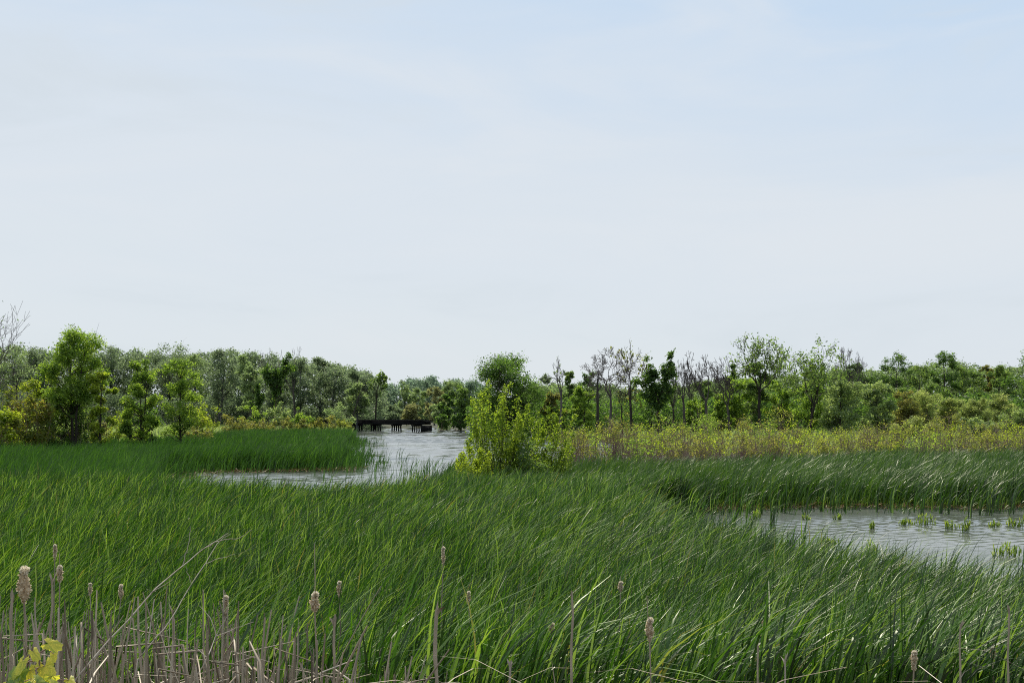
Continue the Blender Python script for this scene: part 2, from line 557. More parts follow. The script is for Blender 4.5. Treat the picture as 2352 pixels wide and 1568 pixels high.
def ivy_tree(name, label, cat, group, x, y, H, W, seed, heads=2, leaf=0.25, pal='ivy', n=3800, base=0.12):
    """dead trunk and limbs wrapped in ivy: leaves hug the wood"""
    rng = np.random.default_rng(seed)
    g0 = float(ground(x, y))
    root = empty(name, (x, y, g0 - 0.1), label, cat, group)
    H = H - g0 + 0.1
    tg, lg = Geo(), Geo()
    lines = [curve_line((0, 0, 0), (0.04 * W, 0, 0.62 * H), 0, 7, 0.02 * H, 0.012 * H, rng, 0.012)]
    tops = np.linspace(-0.34, 0.38, heads) if heads > 1 else [0.05]
    for i, tx in enumerate(tops):
        hh = H * (1.0 if i == heads - 1 else rng.uniform(0.82, 0.93)) * 0.97
        lines.append(curve_line((0.02 * W, 0, 0.42 * H), (tx * W, rng.normal() * .1 * W, hh), -0.06, 7, 0.012 * H, 0.03, rng, 0.02))
    for _ in range(5):
        z = rng.uniform(0.5, 0.85) * H
        s = rng.choice([-1, 1])
        lines.append(curve_line((0.02 * W, 0, z - 0.1 * H), (s * W * rng.uniform(0.3, .48), rng.normal() * .15 * W, z), -0.05, 7, 0.1, 0.03, rng, 0.02))
    tubes(tg, lines, 6)
    C, RC = [], []
    for k, (p, r) in enumerate(lines):
        L = np.linalg.norm(np.diff(p, axis=0), axis=1).sum()
        m = max(4, int(L / (0.085 * W)))
        for t in np.linspace(0.12 if k == 0 else .25, 1, m):
            q = np.array([np.interp(t * (len(p) - 1), np.arange(len(p)), p[:, j]) for j in range(3)])
            if q[2] < base * H:
                continue
            C.append(q + rng.normal(size=3) * 0.065 * W)
            RC.append(W * rng.uniform(0.05, 0.135) * (0.75 if k == 0 else 1))
    C, RC = np.array(C), np.array(RC)
    clump_leaves(lg, C, RC, n / len(C), leaf * .8, rng, squash=1.0)
    e = C[rng.integers(0, len(C), n // 4)]
    e = e + rng.normal(size=e.shape) * W * .075
    leaf_quads(lg, e, rng.normal(size=e.shape), leaf * .8, rng, rng.uniform(.2, 1, len(e)))
    tg.build('trunk', M['bark'], root, True)
    lg.build('crown', M['leaf_' + pal], root)
    return root


def shrub(name, label, cat, group, x, y, H, W, pal, seed, leaf=0.12, stems=14, per=55, K=26, twig='twig', low=0.15, upright=False, build=True, flat=1.0):
    rng = np.random.default_rng(seed)
    g0 = float(ground(x, y))
    root = empty(name, (x, y, g0 - 0.05), label, cat, group)
    H = H - g0 + 0.05
    sg, lg = Geo(), Geo()
    C, lines = [], []
    for k in range(stems):
        a = rng.uniform(0, 2 * np.pi)
        q = rng.uniform(0, 1) ** 0.6
        top = H * (1 - 0.42 * q ** 2 * flat) * rng.uniform(0.78, 1.0)
        e = np.array([q * W / 2 * math.cos(a), q * W / 2 * math.sin(a), top])
        b = np.array([0.25 * e[0], 0.25 * e[1], 0]) + np.append(rng.normal(size=2) * 0.06 * W, 0)
        p, r = curve_line(b, e, -0.10 if not upright else -0.03, 6, 0.012 + 0.004 * H, 0.006, rng, 0.03)
        lines.append((p, r))
        for _ in range(5):
            i = rng.integers(2, 6)
            d = unit(rng.normal(size=3) + np.array([0, 0, .8])) * H * rng.uniform(.1, .25)
            lines.append(curve_line(p[i], p[i] + d, 0, 4, 0.010, 0.004, rng, 0.05))
            if rng.uniform() < 0.75:
                C.append(p[i] + d * 0.85)
    lines = [(p, np.maximum(r, 0.007)) for p, r in lines]
    C = np.array(C)
    C = C[C[:, 2] > low * H]
    if len(C) > K:
        C = C[rng.choice(len(C), K, False)]
    C[np.argmax(C[:, 2]), 2] = H - 0.05 * H
    RC = rng.uniform(0.07, 0.15, len(C)) * (W + H) / 2
    tubes(sg, lines, 4)
    if upright:   # leaves along upright shoots
        for p, r in lines[::6]:
            m = int(per * 1.6)
            t = rng.uniform(0.25, 1, m) ** 0.8 * (len(p) - 1)
            q = np.stack([np.interp(t, np.arange(len(p)), p[:, j]) for j in range(3)], 1)
            q += rng.normal(size=q.shape) * W * 0.035
            leaf_quads(lg, q, rng.normal(size=q.shape) + np.array([0, 0, .6]), leaf, rng, np.clip(rng.uniform(0, .55) + .45 * rng.uniform(0, 1, m), 0, 1))
    clump_leaves(lg, C, RC, per, leaf, rng, squash=0.8)
    sg.build('stems', M[twig], root, True)
    lg.build('foliage', M['leaf_' + pal], root)
    return root


def spray_bush(label, group, px, d, seed, pal, shoots, leaf, dens=1.0):
    """multi-stemmed bush of leafy pointed shoots; each shoot is given by the place of its tip and its spread"""
    rng = np.random.default_rng(seed)
    x = wx(px, d)
    g0 = float(ground(x, d))
    root = empty('leafy_bush', (x, d, g0 - .05), label, 'bush', group)
    sg, lg = Geo(), Geo()
    lines = []
    for k, (tx, ty, sp) in enumerate(shoots):
        for rep_ in range(2):
            e = np.array([wx(tx, d) - x, rng.uniform(-.7, .7) if rep_ == 0 else rng.uniform(-1.3, 1.3), wz(ty, d) - g0 - .1 - rep_ * rng.uniform(.1, .5)])
            if rep_:
                e[0] += rng.normal() * .35
            b = np.array([e[0] * .12 + rng.normal() * .08, rng.normal() * .15, 0])
            p, r = curve_line(b, e, -.12, 9, .022, .005, rng, .02)
            lines.append((p, r))
            L = np.linalg.norm(e - b)
            m = int(165 * sp / .4 * dens)
            t = 1 - rng.uniform(0, 1, m) ** 1.5 * min(.75, 1.5 / L + .15)
            q = np.stack([np.interp(t * 8, np.arange(9), p[:, j]) for j in range(3)], 1)
            wdt = 1.32 * sp * np.clip((1.02 - t) * L / .9, .12, 1) ** .8
            # side twigs: leaves gather along a few directions
            na = 7
            dirs = unit(rng.normal(size=(na, 3)) + np.array([0, 0, .7]))
            w = rng.integers(0, na, m)
            q = q + dirs[w] * (rng.uniform(0, 1, m) ** .7 * wdt)[:, None] + rng.normal(size=(m, 3)) * .05
            cr = rng.uniform(0, 1)
            leaf_quads(lg, q, rng.normal(size=(m, 3)) * .8 + np.array([0, 0, .7]), leaf, rng, np.clip(.35 * cr + .25 * (w / na) + .4 * rng.uniform(0, 1, m), 0, 1))
            for q0 in range(4):
                i = rng.integers(3, 8)
                lines.append(curve_line(p[i], p[i] + dirs[q0] * sp * .9, 0, 4, .008, .004, rng, .03))
    tubes(sg, lines, 5)
    sg.build('stems', M['bark'], root, True)
    lg.build('foliage', M['leaf_' + pal], root)
    return root


# ------------------------------------------------------------------ setting: ground and water
def build_setting():
    ys = np.concatenate([np.linspace(-60, 2, 12), np.linspace(3, 120, 190), np.geomspace(121, 7000, 110)])
    us = np.linspace(-1, 1, 260)
    us = np.sign(us) * np.abs(us) ** 1.25
    Y, U = np.meshgrid(ys, us, indexing='ij')
    X = U * (Y + 75) * 0.95
    s = water_depth(X, Y)
    Z = ground(X, Y)
    Z = np.where(s > -0.3, np.minimum(Z, -0.02 - 0.45 * smooth(-0.3, 2.0, s)), Z)
    n, m = Y.shape
    V = np.stack([X, Y, Z], -1).reshape(-1, 3)
    i, j = np.meshgrid(np.arange(n - 1), np.arange(m - 1), indexing='ij')
    a = i * m + j
    Q = np.stack([a, a + 1, a + m + 1, a + m], -1).reshape(-1, 4)
    g = Geo()
    g.add(V, Q)
    tag(g.build('ground', M['ground'], None, True), 'dark boggy soil under the reeds and trees, rising to a bank at the near edge', None, None, 'structure')
    g = Geo()
    ys = [18.0]
    while ys[-1] < 365:
        ys.append(ys[-1] * 1.0022)
    us = np.arange(-0.56, 0.5601, 0.0034)
    Y, U = np.meshgrid(np.array(ys), us, indexing='ij')
    X = U * Y
    rng = np.random.default_rng(5)
    sp = 0.0034 * Y
    Z = np.zeros_like(X)
    pat = 0.30 + 0.95 * smooth(-0.5, 0.7, np.sin(X * .11 + Y * .05 + 1.5 * np.sin(Y * .031)) + 0.7 * np.sin(Y * .17 - X * .06 + 1) + .5 * np.sin(Y * .41 + X * .1))
    for lam in (.32, .45, .63, .9, 1.25, 1.75, 2.5, 3.5, 5.0, 7.0):
        wgt = smooth(2.6, 4.0, lam / sp) * (1 - smooth(5, 8.5, lam / sp))
        for _ in range(6):
            a = rng.normal(0.0, 0.85)
            ph = rng.uniform(0, 6.28)
            k = 2 * np.pi / lam * rng.uniform(.85, 1.18)
            th = k * (math.cos(a) * X + math.sin(a) * Y) + ph + 0.7 * np.sin(X * .9 / lam + Y * .8 / lam + ph)
            Z += wgt * pat * np.where(Y < 62, .050, .080) / k * np.sin(th)
    n, m = Y.shape
    i, j = np.meshgrid(np.arange(n - 1), np.arange(m - 1), indexing='ij')
    a = i * m + j
    g.add(np.stack([X, Y, Z], -1).reshape(-1, 3), np.stack([a, a + 1, a + m + 1, a + m], -1).reshape(-1, 4))
    tag(g.build('water', M['water'], None, True), 'grey wind-rippled water of the marsh channel and pools', None, None, 'structure')


# ------------------------------------------------------------------ reeds
def gust(x, y):
    return (0.5 + 0.22 * np.sin(x * 0.35 + y * 0.22 + 1.0) + 0.16 * np.sin(x * 0.8 - y * 0.31 + 2.2) + 0.12 * np.sin(x * 1.9 + y * 0.9) + 0.08 * np.sin(x * 3.7 - y * 2.1))


def blades(geo, bx, by, bz, L, w, lean, az, rng, seg, rnd, power=2.0, droop=0.0, yaw=0.9, lean0=0.0, blunt=False, tip=0.0):
    n = len(bx)
    t = np.linspace(0, 1, seg + 1)[None, :] ** (0.8 if seg > 3 and not blunt else 1)
    ca, sa = np.cos(az)[:, None], np.sin(az)[:, None]
    hor = (lean * L)[:, None] * t ** power + (lean0 * L * np.ones(n))[:, None] * t
    dr = np.asarray(droop) * np.ones(n)
    z = L[:, None] * (t - 0.28 * lean[:, None] * t ** 2.2) - (dr * L)[:, None] * np.clip(t - 0.55, 0, 1) ** 2 * 2.2
    X = bx[:, None] + hor * ca
    Y = by[:, None] + hor * sa
    Z = bz[:, None] + z
    # width direction: turned about the blade by a random yaw
    yw = az + np.pi / 2 + rng.normal(size=n) * yaw
    tw = yw[:, None] + (rng.normal(size=n) * 0.5)[:, None] * t
    wt = w[:, None] * np.ones_like(t) * 0.5 if blunt else w[:, None] * np.where(t < 0.6, 0.85 + 0.25 * t, 1.0) * np.clip((1.02 - t) / 0.42, 0.06, 1) ** 0.8 / 2
    dx, dy = np.cos(tw) * wt, np.sin(tw) * wt
    V = np.empty((n, seg + 1, 2, 3), np.float32)
    V[:, :, 0, 0], V[:, :, 0, 1], V[:, :, 0, 2] = X - dx, Y - dy, Z
    V[:, :, 1, 0], V[:, :, 1, 1], V[:, :, 1, 2] = X + dx, Y + dy, Z
    b = np.arange(n)[:, None] * (seg + 1) * 2 + np.arange(seg)[None, :] * 2
    Q = np.stack([b, b + 1, b + 3, b + 2], -1)
    tm = (t[:, 1:] + t[:, :-1]) / 2
    geo.add(V.reshape(-1, 3), Q.reshape(-1, 4), (np.minimum(rnd[:, None] + tip * tm ** 3, np.maximum(rnd[:, None], .93))).ravel())  # tip shifts the colour paler up the blade, painting in sunlit glints


HALF = CXP / FOC * 1.16


def scatter(d0, d1, density, rng, keep, ulo=-1.0, uhi=1.0):
    """random points between two distances, uniform on the ground"""
    area = 0.5 * (d1 ** 2 - d0 ** 2) * HALF * (uhi - ulo)
    n = int((area + (2.6 * (d1 - d0) * (uhi - ulo) if d0 < 24 else 0)) * density)
    d = np.sqrt(rng.uniform(d0 ** 2, d1 ** 2, n))
    x = rng.uniform(ulo, uhi, n) * (HALF * d + (3.0 if d0 < 24 else 0.8))
    k = keep(x, d)
    return x[k], d[k]


def edge_keep(rng, fall=0.9, floor=0.0, amp=0.55):
    def f(x, y):
        s = water_depth(x, y)
        p = np.where(s < 0, 1.0, np.exp(-s / fall) * amp + floor)
        return rng.uniform(0, 1, len(x)) < p
    return f


def patchy(x, y):
    return 0.5 + 0.25 * np.sin(x * 0.21 + 0.6 * np.sin(y * 0.13)) + 0.25 * np.sin(y * 0.17 + x * 0.09 + 2)


def clumpy(x, y, f=1.0):
    """0..1 noise with the size of single cattail clumps"""
    v = 0
    for k, (a, q, p) in enumerate(((0.3, 2.1, .4), (1.5, 2.7, 2.0), (2.4, 3.9, 1.1), (0.9, 5.1, 3.3), (2.0, 6.7, .2))):
        v = v + np.sin((math.cos(a) * x + math.sin(a) * y) * q * f + p + 1.2 * np.sin((x * .7 - y * .5) * f + k))
    return np.clip(0.5 + v / 5.2, 0, 1)


def near_reeds():
    rng = np.random.default_rng(11)
    geo = Geo()
    for (d0, d1, dens, seg, w0, fan) in ((7.1, 13, 66, 7, 0.021, 6), (13, 24, 58, 6, 0.025, 6), (24, 36, 42, 5, 0.031, 6), (36, 52, 30, 5, 0.040, 6)):
        def keep(x, y, ek=edge_keep(rng, 1.7 if d0 < 24 else 0.9, 0.0, 0.4 if d0 < 30 else .55)):
            k = ek(x, y)
            # last year's dry canes take over at the near left corner
            u = x / (HALF * y)
            thin = np.clip((y - 5.9 - 1.9 * smooth(0.1, -0.9, u)) / 2.6, 0, 1)
            k &= rng.uniform(0, 1, len(x)) < 0.12 + 0.88 * thin
            k &= rng.uniform(0, 1, len(x)) < 0.45 + 0.9 * clumpy(x, y)
            return k
        x, y = scatter(d0, d1, dens, rng, keep)
        x, y = np.repeat(x, fan), np.repeat(y, fan)
        n = len(x)
        x = x + rng.normal(size=n) * 0.05
        y = y + rng.normal(size=n) * 0.05
        s = water_depth(x, y)
        z = np.where(s > 0, -0.2, ground(x, y))
        g = np.clip(gust(x, y), 0, 1)
        L = rng.normal(1.92, 0.18, n) * (0.86 + 0.15 * clumpy(x, y) + 0.07 * patchy(x * 1.7, y * 1.7)) * np.where(s > 0.2, 0.86, 1)
        L *= np.where(rng.uniform(0, 1, n) < 0.35, rng.uniform(0.7, 0.97, n), 1)
        L = np.clip(L, 0.5, np.where(y < 9.5, 1.95, 2.4))
        lean = np.clip(0.13 + 0.17 * g + rng.normal(size=n) * 0.13, -0.1, 0.6)
        lean0 = rng.normal(0.035, 0.065, n) + 0.05 * g
        az = rng.normal(0.0, 0.5, n) - 0.1
        droop = np.where(rng.uniform(0, 1, n) < 0.30, rng.uniform(0.2, 0.8, n), rng.uniform(0, 0.15, n))
        rnd = np.clip(0.14 * clumpy(x + 3, y, .6) + 0.86 * rng.uniform(0, 1, n) ** 1.7 - 0.05, 0, 0.93)
        dead = rng.uniform(0, 1, n) < 0.012
        rnd = np.where(dead, rng.uniform(0.95, 1.0, n), rnd)
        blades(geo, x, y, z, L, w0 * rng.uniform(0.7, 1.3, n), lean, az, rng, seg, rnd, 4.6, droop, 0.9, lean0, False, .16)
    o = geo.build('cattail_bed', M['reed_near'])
    tag(o, 'wide bed of tall green cattail leaves bending in the wind in front of both pools', 'cattails', None, 'stuff')


def left_back(u):
    return 122 + 55 * smooth(-0.78, -0.45, u)


def shore_reeds():
    rng = np.random.default_rng(12)
    # left shore
    geo = Geo()

    def keep(x, y):
        k = edge_keep(rng, 1.1)(x, y)
        u = x / (0.4523 * y)
        k &= (y < left_back(u)) & (x < -6) & ((y > 76) | (u < -.70))
        return k
    for (d0, d1, dens, w0) in ((50, 74, 26, 0.036), (74, 100, 34, 0.042), (100, 185, 14, 0.062)):
        x, y = scatter(d0, d1, dens * 2, rng, keep, -1.0, -0.1)
        n = len(x)
        s = water_depth(x, y)
        z = np.where(s > 0, -0.2, ground(x, y))
        L = rng.normal(2.0, 0.28, n) * (0.80 + 0.12 * patchy(x, y) + 0.22 * clumpy(x, y, .5)) * np.where(rng.uniform(0, 1, n) < 0.35, rng.uniform(0.4, .8, n), 1) * np.where(s > 0, .8, 1)
        L = np.clip(L, .4, 2.7)
        lean = np.clip(0.12 + 0.2 * gust(x, y) + rng.normal(size=n) * 0.12, -.1, .7)
        rnd = np.clip(0.3 * clumpy(x + 5, y, .4) + 0.66 * rng.uniform(0, 1, n) ** 1.2 - .02, 0, 1)
        blades(geo, x, y, z, L, w0 * rng.uniform(.6, 1.3, n), lean, rng.normal(0, .5, n), rng, 4, rnd, 2.6, rng.uniform(0, .4, n), 0.9, rng.normal(.03, .1, n))
    n0 = 60000
    y = rng.uniform(118, 300, n0)
    u = np.where(rng.uniform(0, 1, n0) < .45, rng.uniform(-1.1, -.12, n0), rng.uniform(.03, 1.1, n0))
    x = u * .4523 * y
    k = (water_depth(x, y) < -.5) & ((u > 0) | (y > left_back(u) - 6))
    x, y = x[k], y[k]
    n = len(x)
    sed = Geo()
    blades(sed, x, y, ground(x, y), rng.uniform(.8, 2.0, n) * (.7 + .6 * patchy(x, y)), rng.uniform(.1, .3, n), rng.uniform(0, .5, n), rng.normal(0, .8, n), rng, 3, np.clip(.6 * patchy(x * 2, y) + .4 * rng.uniform(0, 1, n), 0, 1), 1.8, rng.uniform(0, .5, n))
    tag(sed.build('marsh_grass', M['leaf_grey']), 'pale green marsh grass on the flat ground in front of both woods', 'grass', None, 'stuff')
    # sparse stems standing in the channel off the point
    m = 90
    x = -14.5 + 6.0 * rng.uniform(0, 1, m) ** 1.6
    y = rng.uniform(74, 112, m)
    blades(geo, x, y, np.full(m, -.2), rng.uniform(.7, 1.9, m), rng.uniform(.02, .04, m), rng.uniform(.05, .4, m), rng.normal(0, .5, m), rng, 3, rng.uniform(0, .6, m), 2.0, rng.uniform(0, .2, m))
    o = geo.build('cattail_bed', M['reed_left'])
    tag(o, 'dark green cattail stand on the far left shore before the young trees', 'cattails', None, 'stuff')
    # right shore
    geo = Geo()

    def keep2(x, y):
        k = edge_keep(rng, 1.1)(x, y)
        u = x / (0.4523 * y)
        k &= (y < 72 + 22 * smooth(0.1, 1.0, u)) & (x > -6)
        # boggy gap under the bush on the point
        return k
    for (d0, d1, dens, w0, seg) in ((50, 64, 60, 0.042, 5), (64, 100, 36, 0.052, 4)):
        x, y = scatter(d0, d1, dens, rng, keep2, -0.2, 1.0)
        n = len(x)
        s = water_depth(x, y)
        z = np.where(s > 0, -0.2, ground(x, y))
        L = rng.normal(1.92, 0.2, n) * (0.74 + 0.14 * patchy(x * 1.5, y * 1.5) + 0.26 * clumpy(x, y, .6)) * np.where(rng.uniform(0, 1, n) < 0.35, rng.uniform(0.4, .8, n), 1) * np.where(s > .4, .3, np.where(s > 0, .65, 1))
        L = np.clip(L, .4, 2.7)
        lean = np.clip(0.12 + 0.4 * gust(x, y) + rng.normal(size=n) * 0.15, -.1, .85)
        rnd = np.clip(0.3 * clumpy(x + 5, y, .4) + 0.66 * rng.uniform(0, 1, n) ** 1.2 - .02, 0, 1)
        foot = (np.abs(s + .2) < .7) & (x > 7) & (rng.uniform(0, 1, n) < .55)        # fresh short growth along the waterline
        L = np.where(foot, rng.uniform(.25, .7, n), L)
        rnd = np.where(foot, rng.uniform(.8, 1.0, n), rnd)
        blades(geo, x, y, z, L, w0 * rng.uniform(.6, 1.3, n), lean, rng.normal(0, .5, n), rng, seg, rnd, 3.0, np.where(rng.uniform(0, 1, n) < .25, rng.uniform(.2, .8, n), rng.uniform(0, .15, n)), 0.9, rng.normal(.05, .08, n), False, .12)
    o = geo.build('cattail_bed', M['reed_right'])
    tag(o, 'green cattail stand behind the right pool in front of the shrub belt', 'cattails', None, 'stuff')


def dry_canes():
    rng = np.random.default_rng(13)
    geo = Geo()
    n0 = 5200
    y = rng.uniform(4.9, 8.8, n0)
    u = rng.uniform(-1.08, 1.08, n0)
    p = np.where(u < -0.1, 1.0, 0.68 - 0.1 * u) * np.clip((9.2 - y) / 2.5, 0.12, 1)
    p = p * (0.55 + 0.5 * np.sin(u * 11 + 1.0) ** 2)
    k = rng.uniform(0, 1, n0) < p
    u, y = u[k], y[k]
    x = u * (0.4523 * y + .1)
    n = len(x)
    left = smooth(0.1, -0.7, u)
    L = rng.uniform(0.4, 1.3, n) ** 1.0 * (0.66 + 0.5 * left) * (0.85 + 0.12 * (y - 5))
    L = np.minimum(L, 1.5)
    z = ground(x, y)
    rad = rng.uniform(0.002, 0.0082, n)
    rnd = rng.beta(2, 2.4, n)
    lines = []
    for q in range(n):
        a, tl = rng.uniform(-3.14, 3.14), abs(rng.normal(0, .16)) + (rng.uniform() < (.12 if u[q] < -.1 else .02)) * rng.uniform(.2, .6)
        t = np.array([0, .35, .7, .86, 1.0])
        dx, dz = t * tl * L[q], t * L[q]
        if rng.uniform() < .22:           # snapped over near the top
            k = rng.uniform(.1, .3) * L[q]
            dx[4], dz[4] = dx[3] + k * .9, dz[3] - k * rng.uniform(-.2, .5)
        dx = dx + np.array([0, 1, -1, .5, 0]) * rng.normal() * .008
        lines.append((np.stack([x[q] + dx * math.cos(a), y[q] + dx * math.sin(a), z[q] + dz], 1), rad[q] * np.array([1.25, 1.1, 1, .9, .55])))
    tubes(geo, lines, 5, rnd)
    # broken, fallen pieces on the bank
    m = 2600
    y = rng.uniform(4.0, 8.0, m)
    u = rng.uniform(-1.1, 1.1, m)
    x = u * (0.4523 * y + .2)
    blades(geo, x, y, ground(x, y) + rng.uniform(0.0, .95, m) * rng.uniform(.1, 1, m), rng.uniform(0.10, .42, m), rng.uniform(.004, .010, m), rng.uniform(1.2, 3.5, m), rng.uniform(-3.14, 3.14, m), rng, 3,
           np.clip(rng.beta(2, 1.6, m), 0, 1), 1.0, 0.2)
    tag(geo.build('dry_reeds', M['dead_reed'], None, True), 'thicket of broken brown dead cattail canes along the near bank', 'dead reeds', None, 'stuff')
    # litter along the two water edges
    geo = Geo()
    m = 80000
    x = rng.uniform(-36, 62, m)
    y = rng.uniform(44, 95, m)
    s = water_depth(x, y)
    far_edge = ((x < -8) & (y > 76)) | ((x > 7) & (y > 50) & (y < 60))
    k = ((np.abs(s - 0.1) < 0.75) | ((s > 0) & (s < 4) & (x < -12) & (rng.uniform(0, 1, m) < .30))) & far_edge
    x, y, s = x[k], y[k], s[k]
    m = len(x)
    blades(geo, x, y, np.maximum(0.03, ground(x, y) * (s < 0)) + rng.uniform(0, .12, m), rng.uniform(.12, .5, m), rng.uniform(.02, .07, m), rng.uniform(.8, 3, m), rng.uniform(-3.1, 3.1, m), rng, 2, rng.beta(1.6, 2.6, m), 1.0, 0.2)
    tag(geo.build('shore_litter', M['litter']), 'reddish brown floating reed litter along the foot of the far cattails', 'reed litter', None, 'stuff')


# ------------------------------------------------------------------ single cattails, canes, branches, vine
def fluffy_head(rng, h, w):
    """lumpy seed head of height h and width w, base at the origin; returns geometry of head and tuft"""
    g, t = Geo(), Geo()
    nr, ns = 15, 14
    zz = np.linspace(0, 1, nr)
    th = np.linspace(0, 2 * np.pi, ns, endpoint=False)
    prof = np.clip(np.sin(np.pi * np.clip(zz * 0.94 + 0.03, 0, 1)), 0, 1) ** 0.55
    ph = rng.uniform(0, 6.28, 6)
    rad = np.array([[prof[i] * w / 2 * (0.84 + 0.2 * math.sin(3 * a + ph[0] + 5 * zz[i]) + 0.16 * math.sin(8 * zz[i] + ph[1]) + 0.1 * math.sin(6 * a - 9 * zz[i] + ph[2]) + rng.normal() * 0.05) for a in th] for i in range(nr)])
    V = np.stack([rad * np.cos(th)[None], rad * np.sin(th)[None], np.repeat(zz[:, None] * h, ns, 1)], -1)
    i, k = np.meshgrid(np.arange(nr - 1), np.arange(ns), indexing='ij')
    k2 = (k + 1) % ns
    g.add(V.reshape(-1, 3), np.stack([i * ns + k, i * ns + k2, (i + 1) * ns + k2, (i + 1) * ns + k], -1).reshape(-1, 4), rng.beta(1.6, 2.2, (nr - 1) * ns))
    # fluff fibres standing off the surface
    m = 420
    ii, kk = rng.integers(0, nr, m), rng.integers(0, ns, m)
    p = V[ii, kk]
    d = unit(p * np.array([1, 1, 0]) + rng.normal(size=(m, 3)) * 0.012)
    s = rng.uniform(.004, .011, m)[:, None]
    q = np.cross(d, unit(rng.normal(size=(m, 3)))) * s * 0.5
    g.add(np.stack([p - q, p + q, p + d * s + q, p + d * s - q], 1).reshape(-1, 3), np.arange(m * 4).reshape(m, 4), rng.uniform(.3, 1, m))
    # pale burst at the top
    m = 260
    c = np.array([w * 0.12, -w * .15, h * 0.93])
    d = unit(rng.normal(size=(m, 3)))
    p = c + d * rng.uniform(0, 1, m)[:, None] ** .4 * np.array([w * .38, w * .38, h * .10])
    s = rng.uniform(.004, .010, m)[:, None]
    q = np.cross(d, unit(rng.normal(size=(m, 3)))) * s * 0.6
    t.add(np.stack([p - q, p + q, p + d * s + q, p + d * s - q], 1).reshape(-1, 3), np.arange(m * 4).reshape(m, 4))
    return g, t


def cattail(px, ytop, ybot, wpx, dist, label, seed, spike=0.0, stemlean=0.0):
    rng = np.random.default_rng(seed)
    x, d = wx(px, dist), dist
    zt, zb = wz(ytop, d), wz(ybot, d)
    bx = x - stemlean
    g0 = float(ground(bx, d))
    root = empty('cattail_stalk', (bx, d, g0), label, 'cattail', 'old cattail stalks with fluffy seed heads')
    st = Geo()
    top = np.array([x - bx, 0, zb - g0 + 0.02])
    tubes(st, [curve_line((0, 0, -.05), top, 0, 8, 0.007, 0.0045, rng, 0.004)], 6)
    if spike:
        tubes(st, [curve_line(top, top + np.array([rng.normal() * .01, 0, zt - zb + spike]), 0, 5, 0.0035, 0.002, rng, .004)], 5)
    # one dry leaf sheath hugging the stalk
    n = 2
    blades(st, np.zeros(n) + .005, np.zeros(n), np.zeros(n), np.array([.8, .55]) * (zb - g0), np.array([.02, .016]), np.array([.10, -.08]), np.array([.3, .2]), rng, 5, np.array([.6, .4]), 2.0, .05)
    st.build('stem', M['cane'], root, True)
    hg, tf = fluffy_head(rng, zt - zb, .74 * wpx / FOC * d)
    h = hg.build('seed_head', M['fluff'], root, True, tuple(top))
    tf.build('fluff', M['tuft'], h)
    return root


CATTAILS = [
    (55, 1311, 1391, 35, 6.3, 'biggest fluffy brown cattail head at the far left, white tuft on top', 0),
    (137, 1306, 1341, 15, 8.2, 'small pale cattail head just right of the biggest fluffy head', .10),
    (126, 1256, 1288, 9, 10.5, 'thin dark cattail spike standing highest near the left edge', .06),
    (207, 1345, 1372, 8, 10.0, 'tiny slim brown cattail head third along from the left edge', 0),
    (278, 1348, 1377, 11, 9.5, 'slim cattail head with round white tip left of the long dry branch', 0),
    (518, 1376, 1417, 15, 7.6, 'tan tattered cattail head right of the long dry branch', .03),
    (723, 1369, 1411, 23, 6.4, 'cream topped plump cattail head on a straight dark stalk', .28),
    (779, 1342, 1373, 10, 8.2, 'narrow tapering tan cattail head beside the plump cream one', 0),
    (1018, 1262, 1298, 8, 9.5, 'tall thin cattail with narrow pale head above the thick grey stub', .06),
    (1076, 1364, 1391, 8, 9.5, 'small greyish leaning cattail head right of the thick grey stub', 0),
    (1267, 1438, 1459, 13, 7.8, 'little pinkish cattail head just left of the tall bare cane', 0),
    (1425, 1342, 1362, 12, 9.0, 'small round cattail head alone high in the central green leaves', .05),
    (1492, 1427, 1478, 20, 6.9, 'torn white cattail head on a grey stalk right of centre', .14),
    (1755, 1423, 1442, 11, 9.0, 'small pale pink cattail head above a short brown cane', .06),
    (2099, 1503, 1544, 15, 6.9, 'tan ragged cattail head low down near the lower right', .05),
    (2280, 1494, 1518, 12, 7.6, 'faded cattail head beside tall brown canes at the right edge', .08),
]


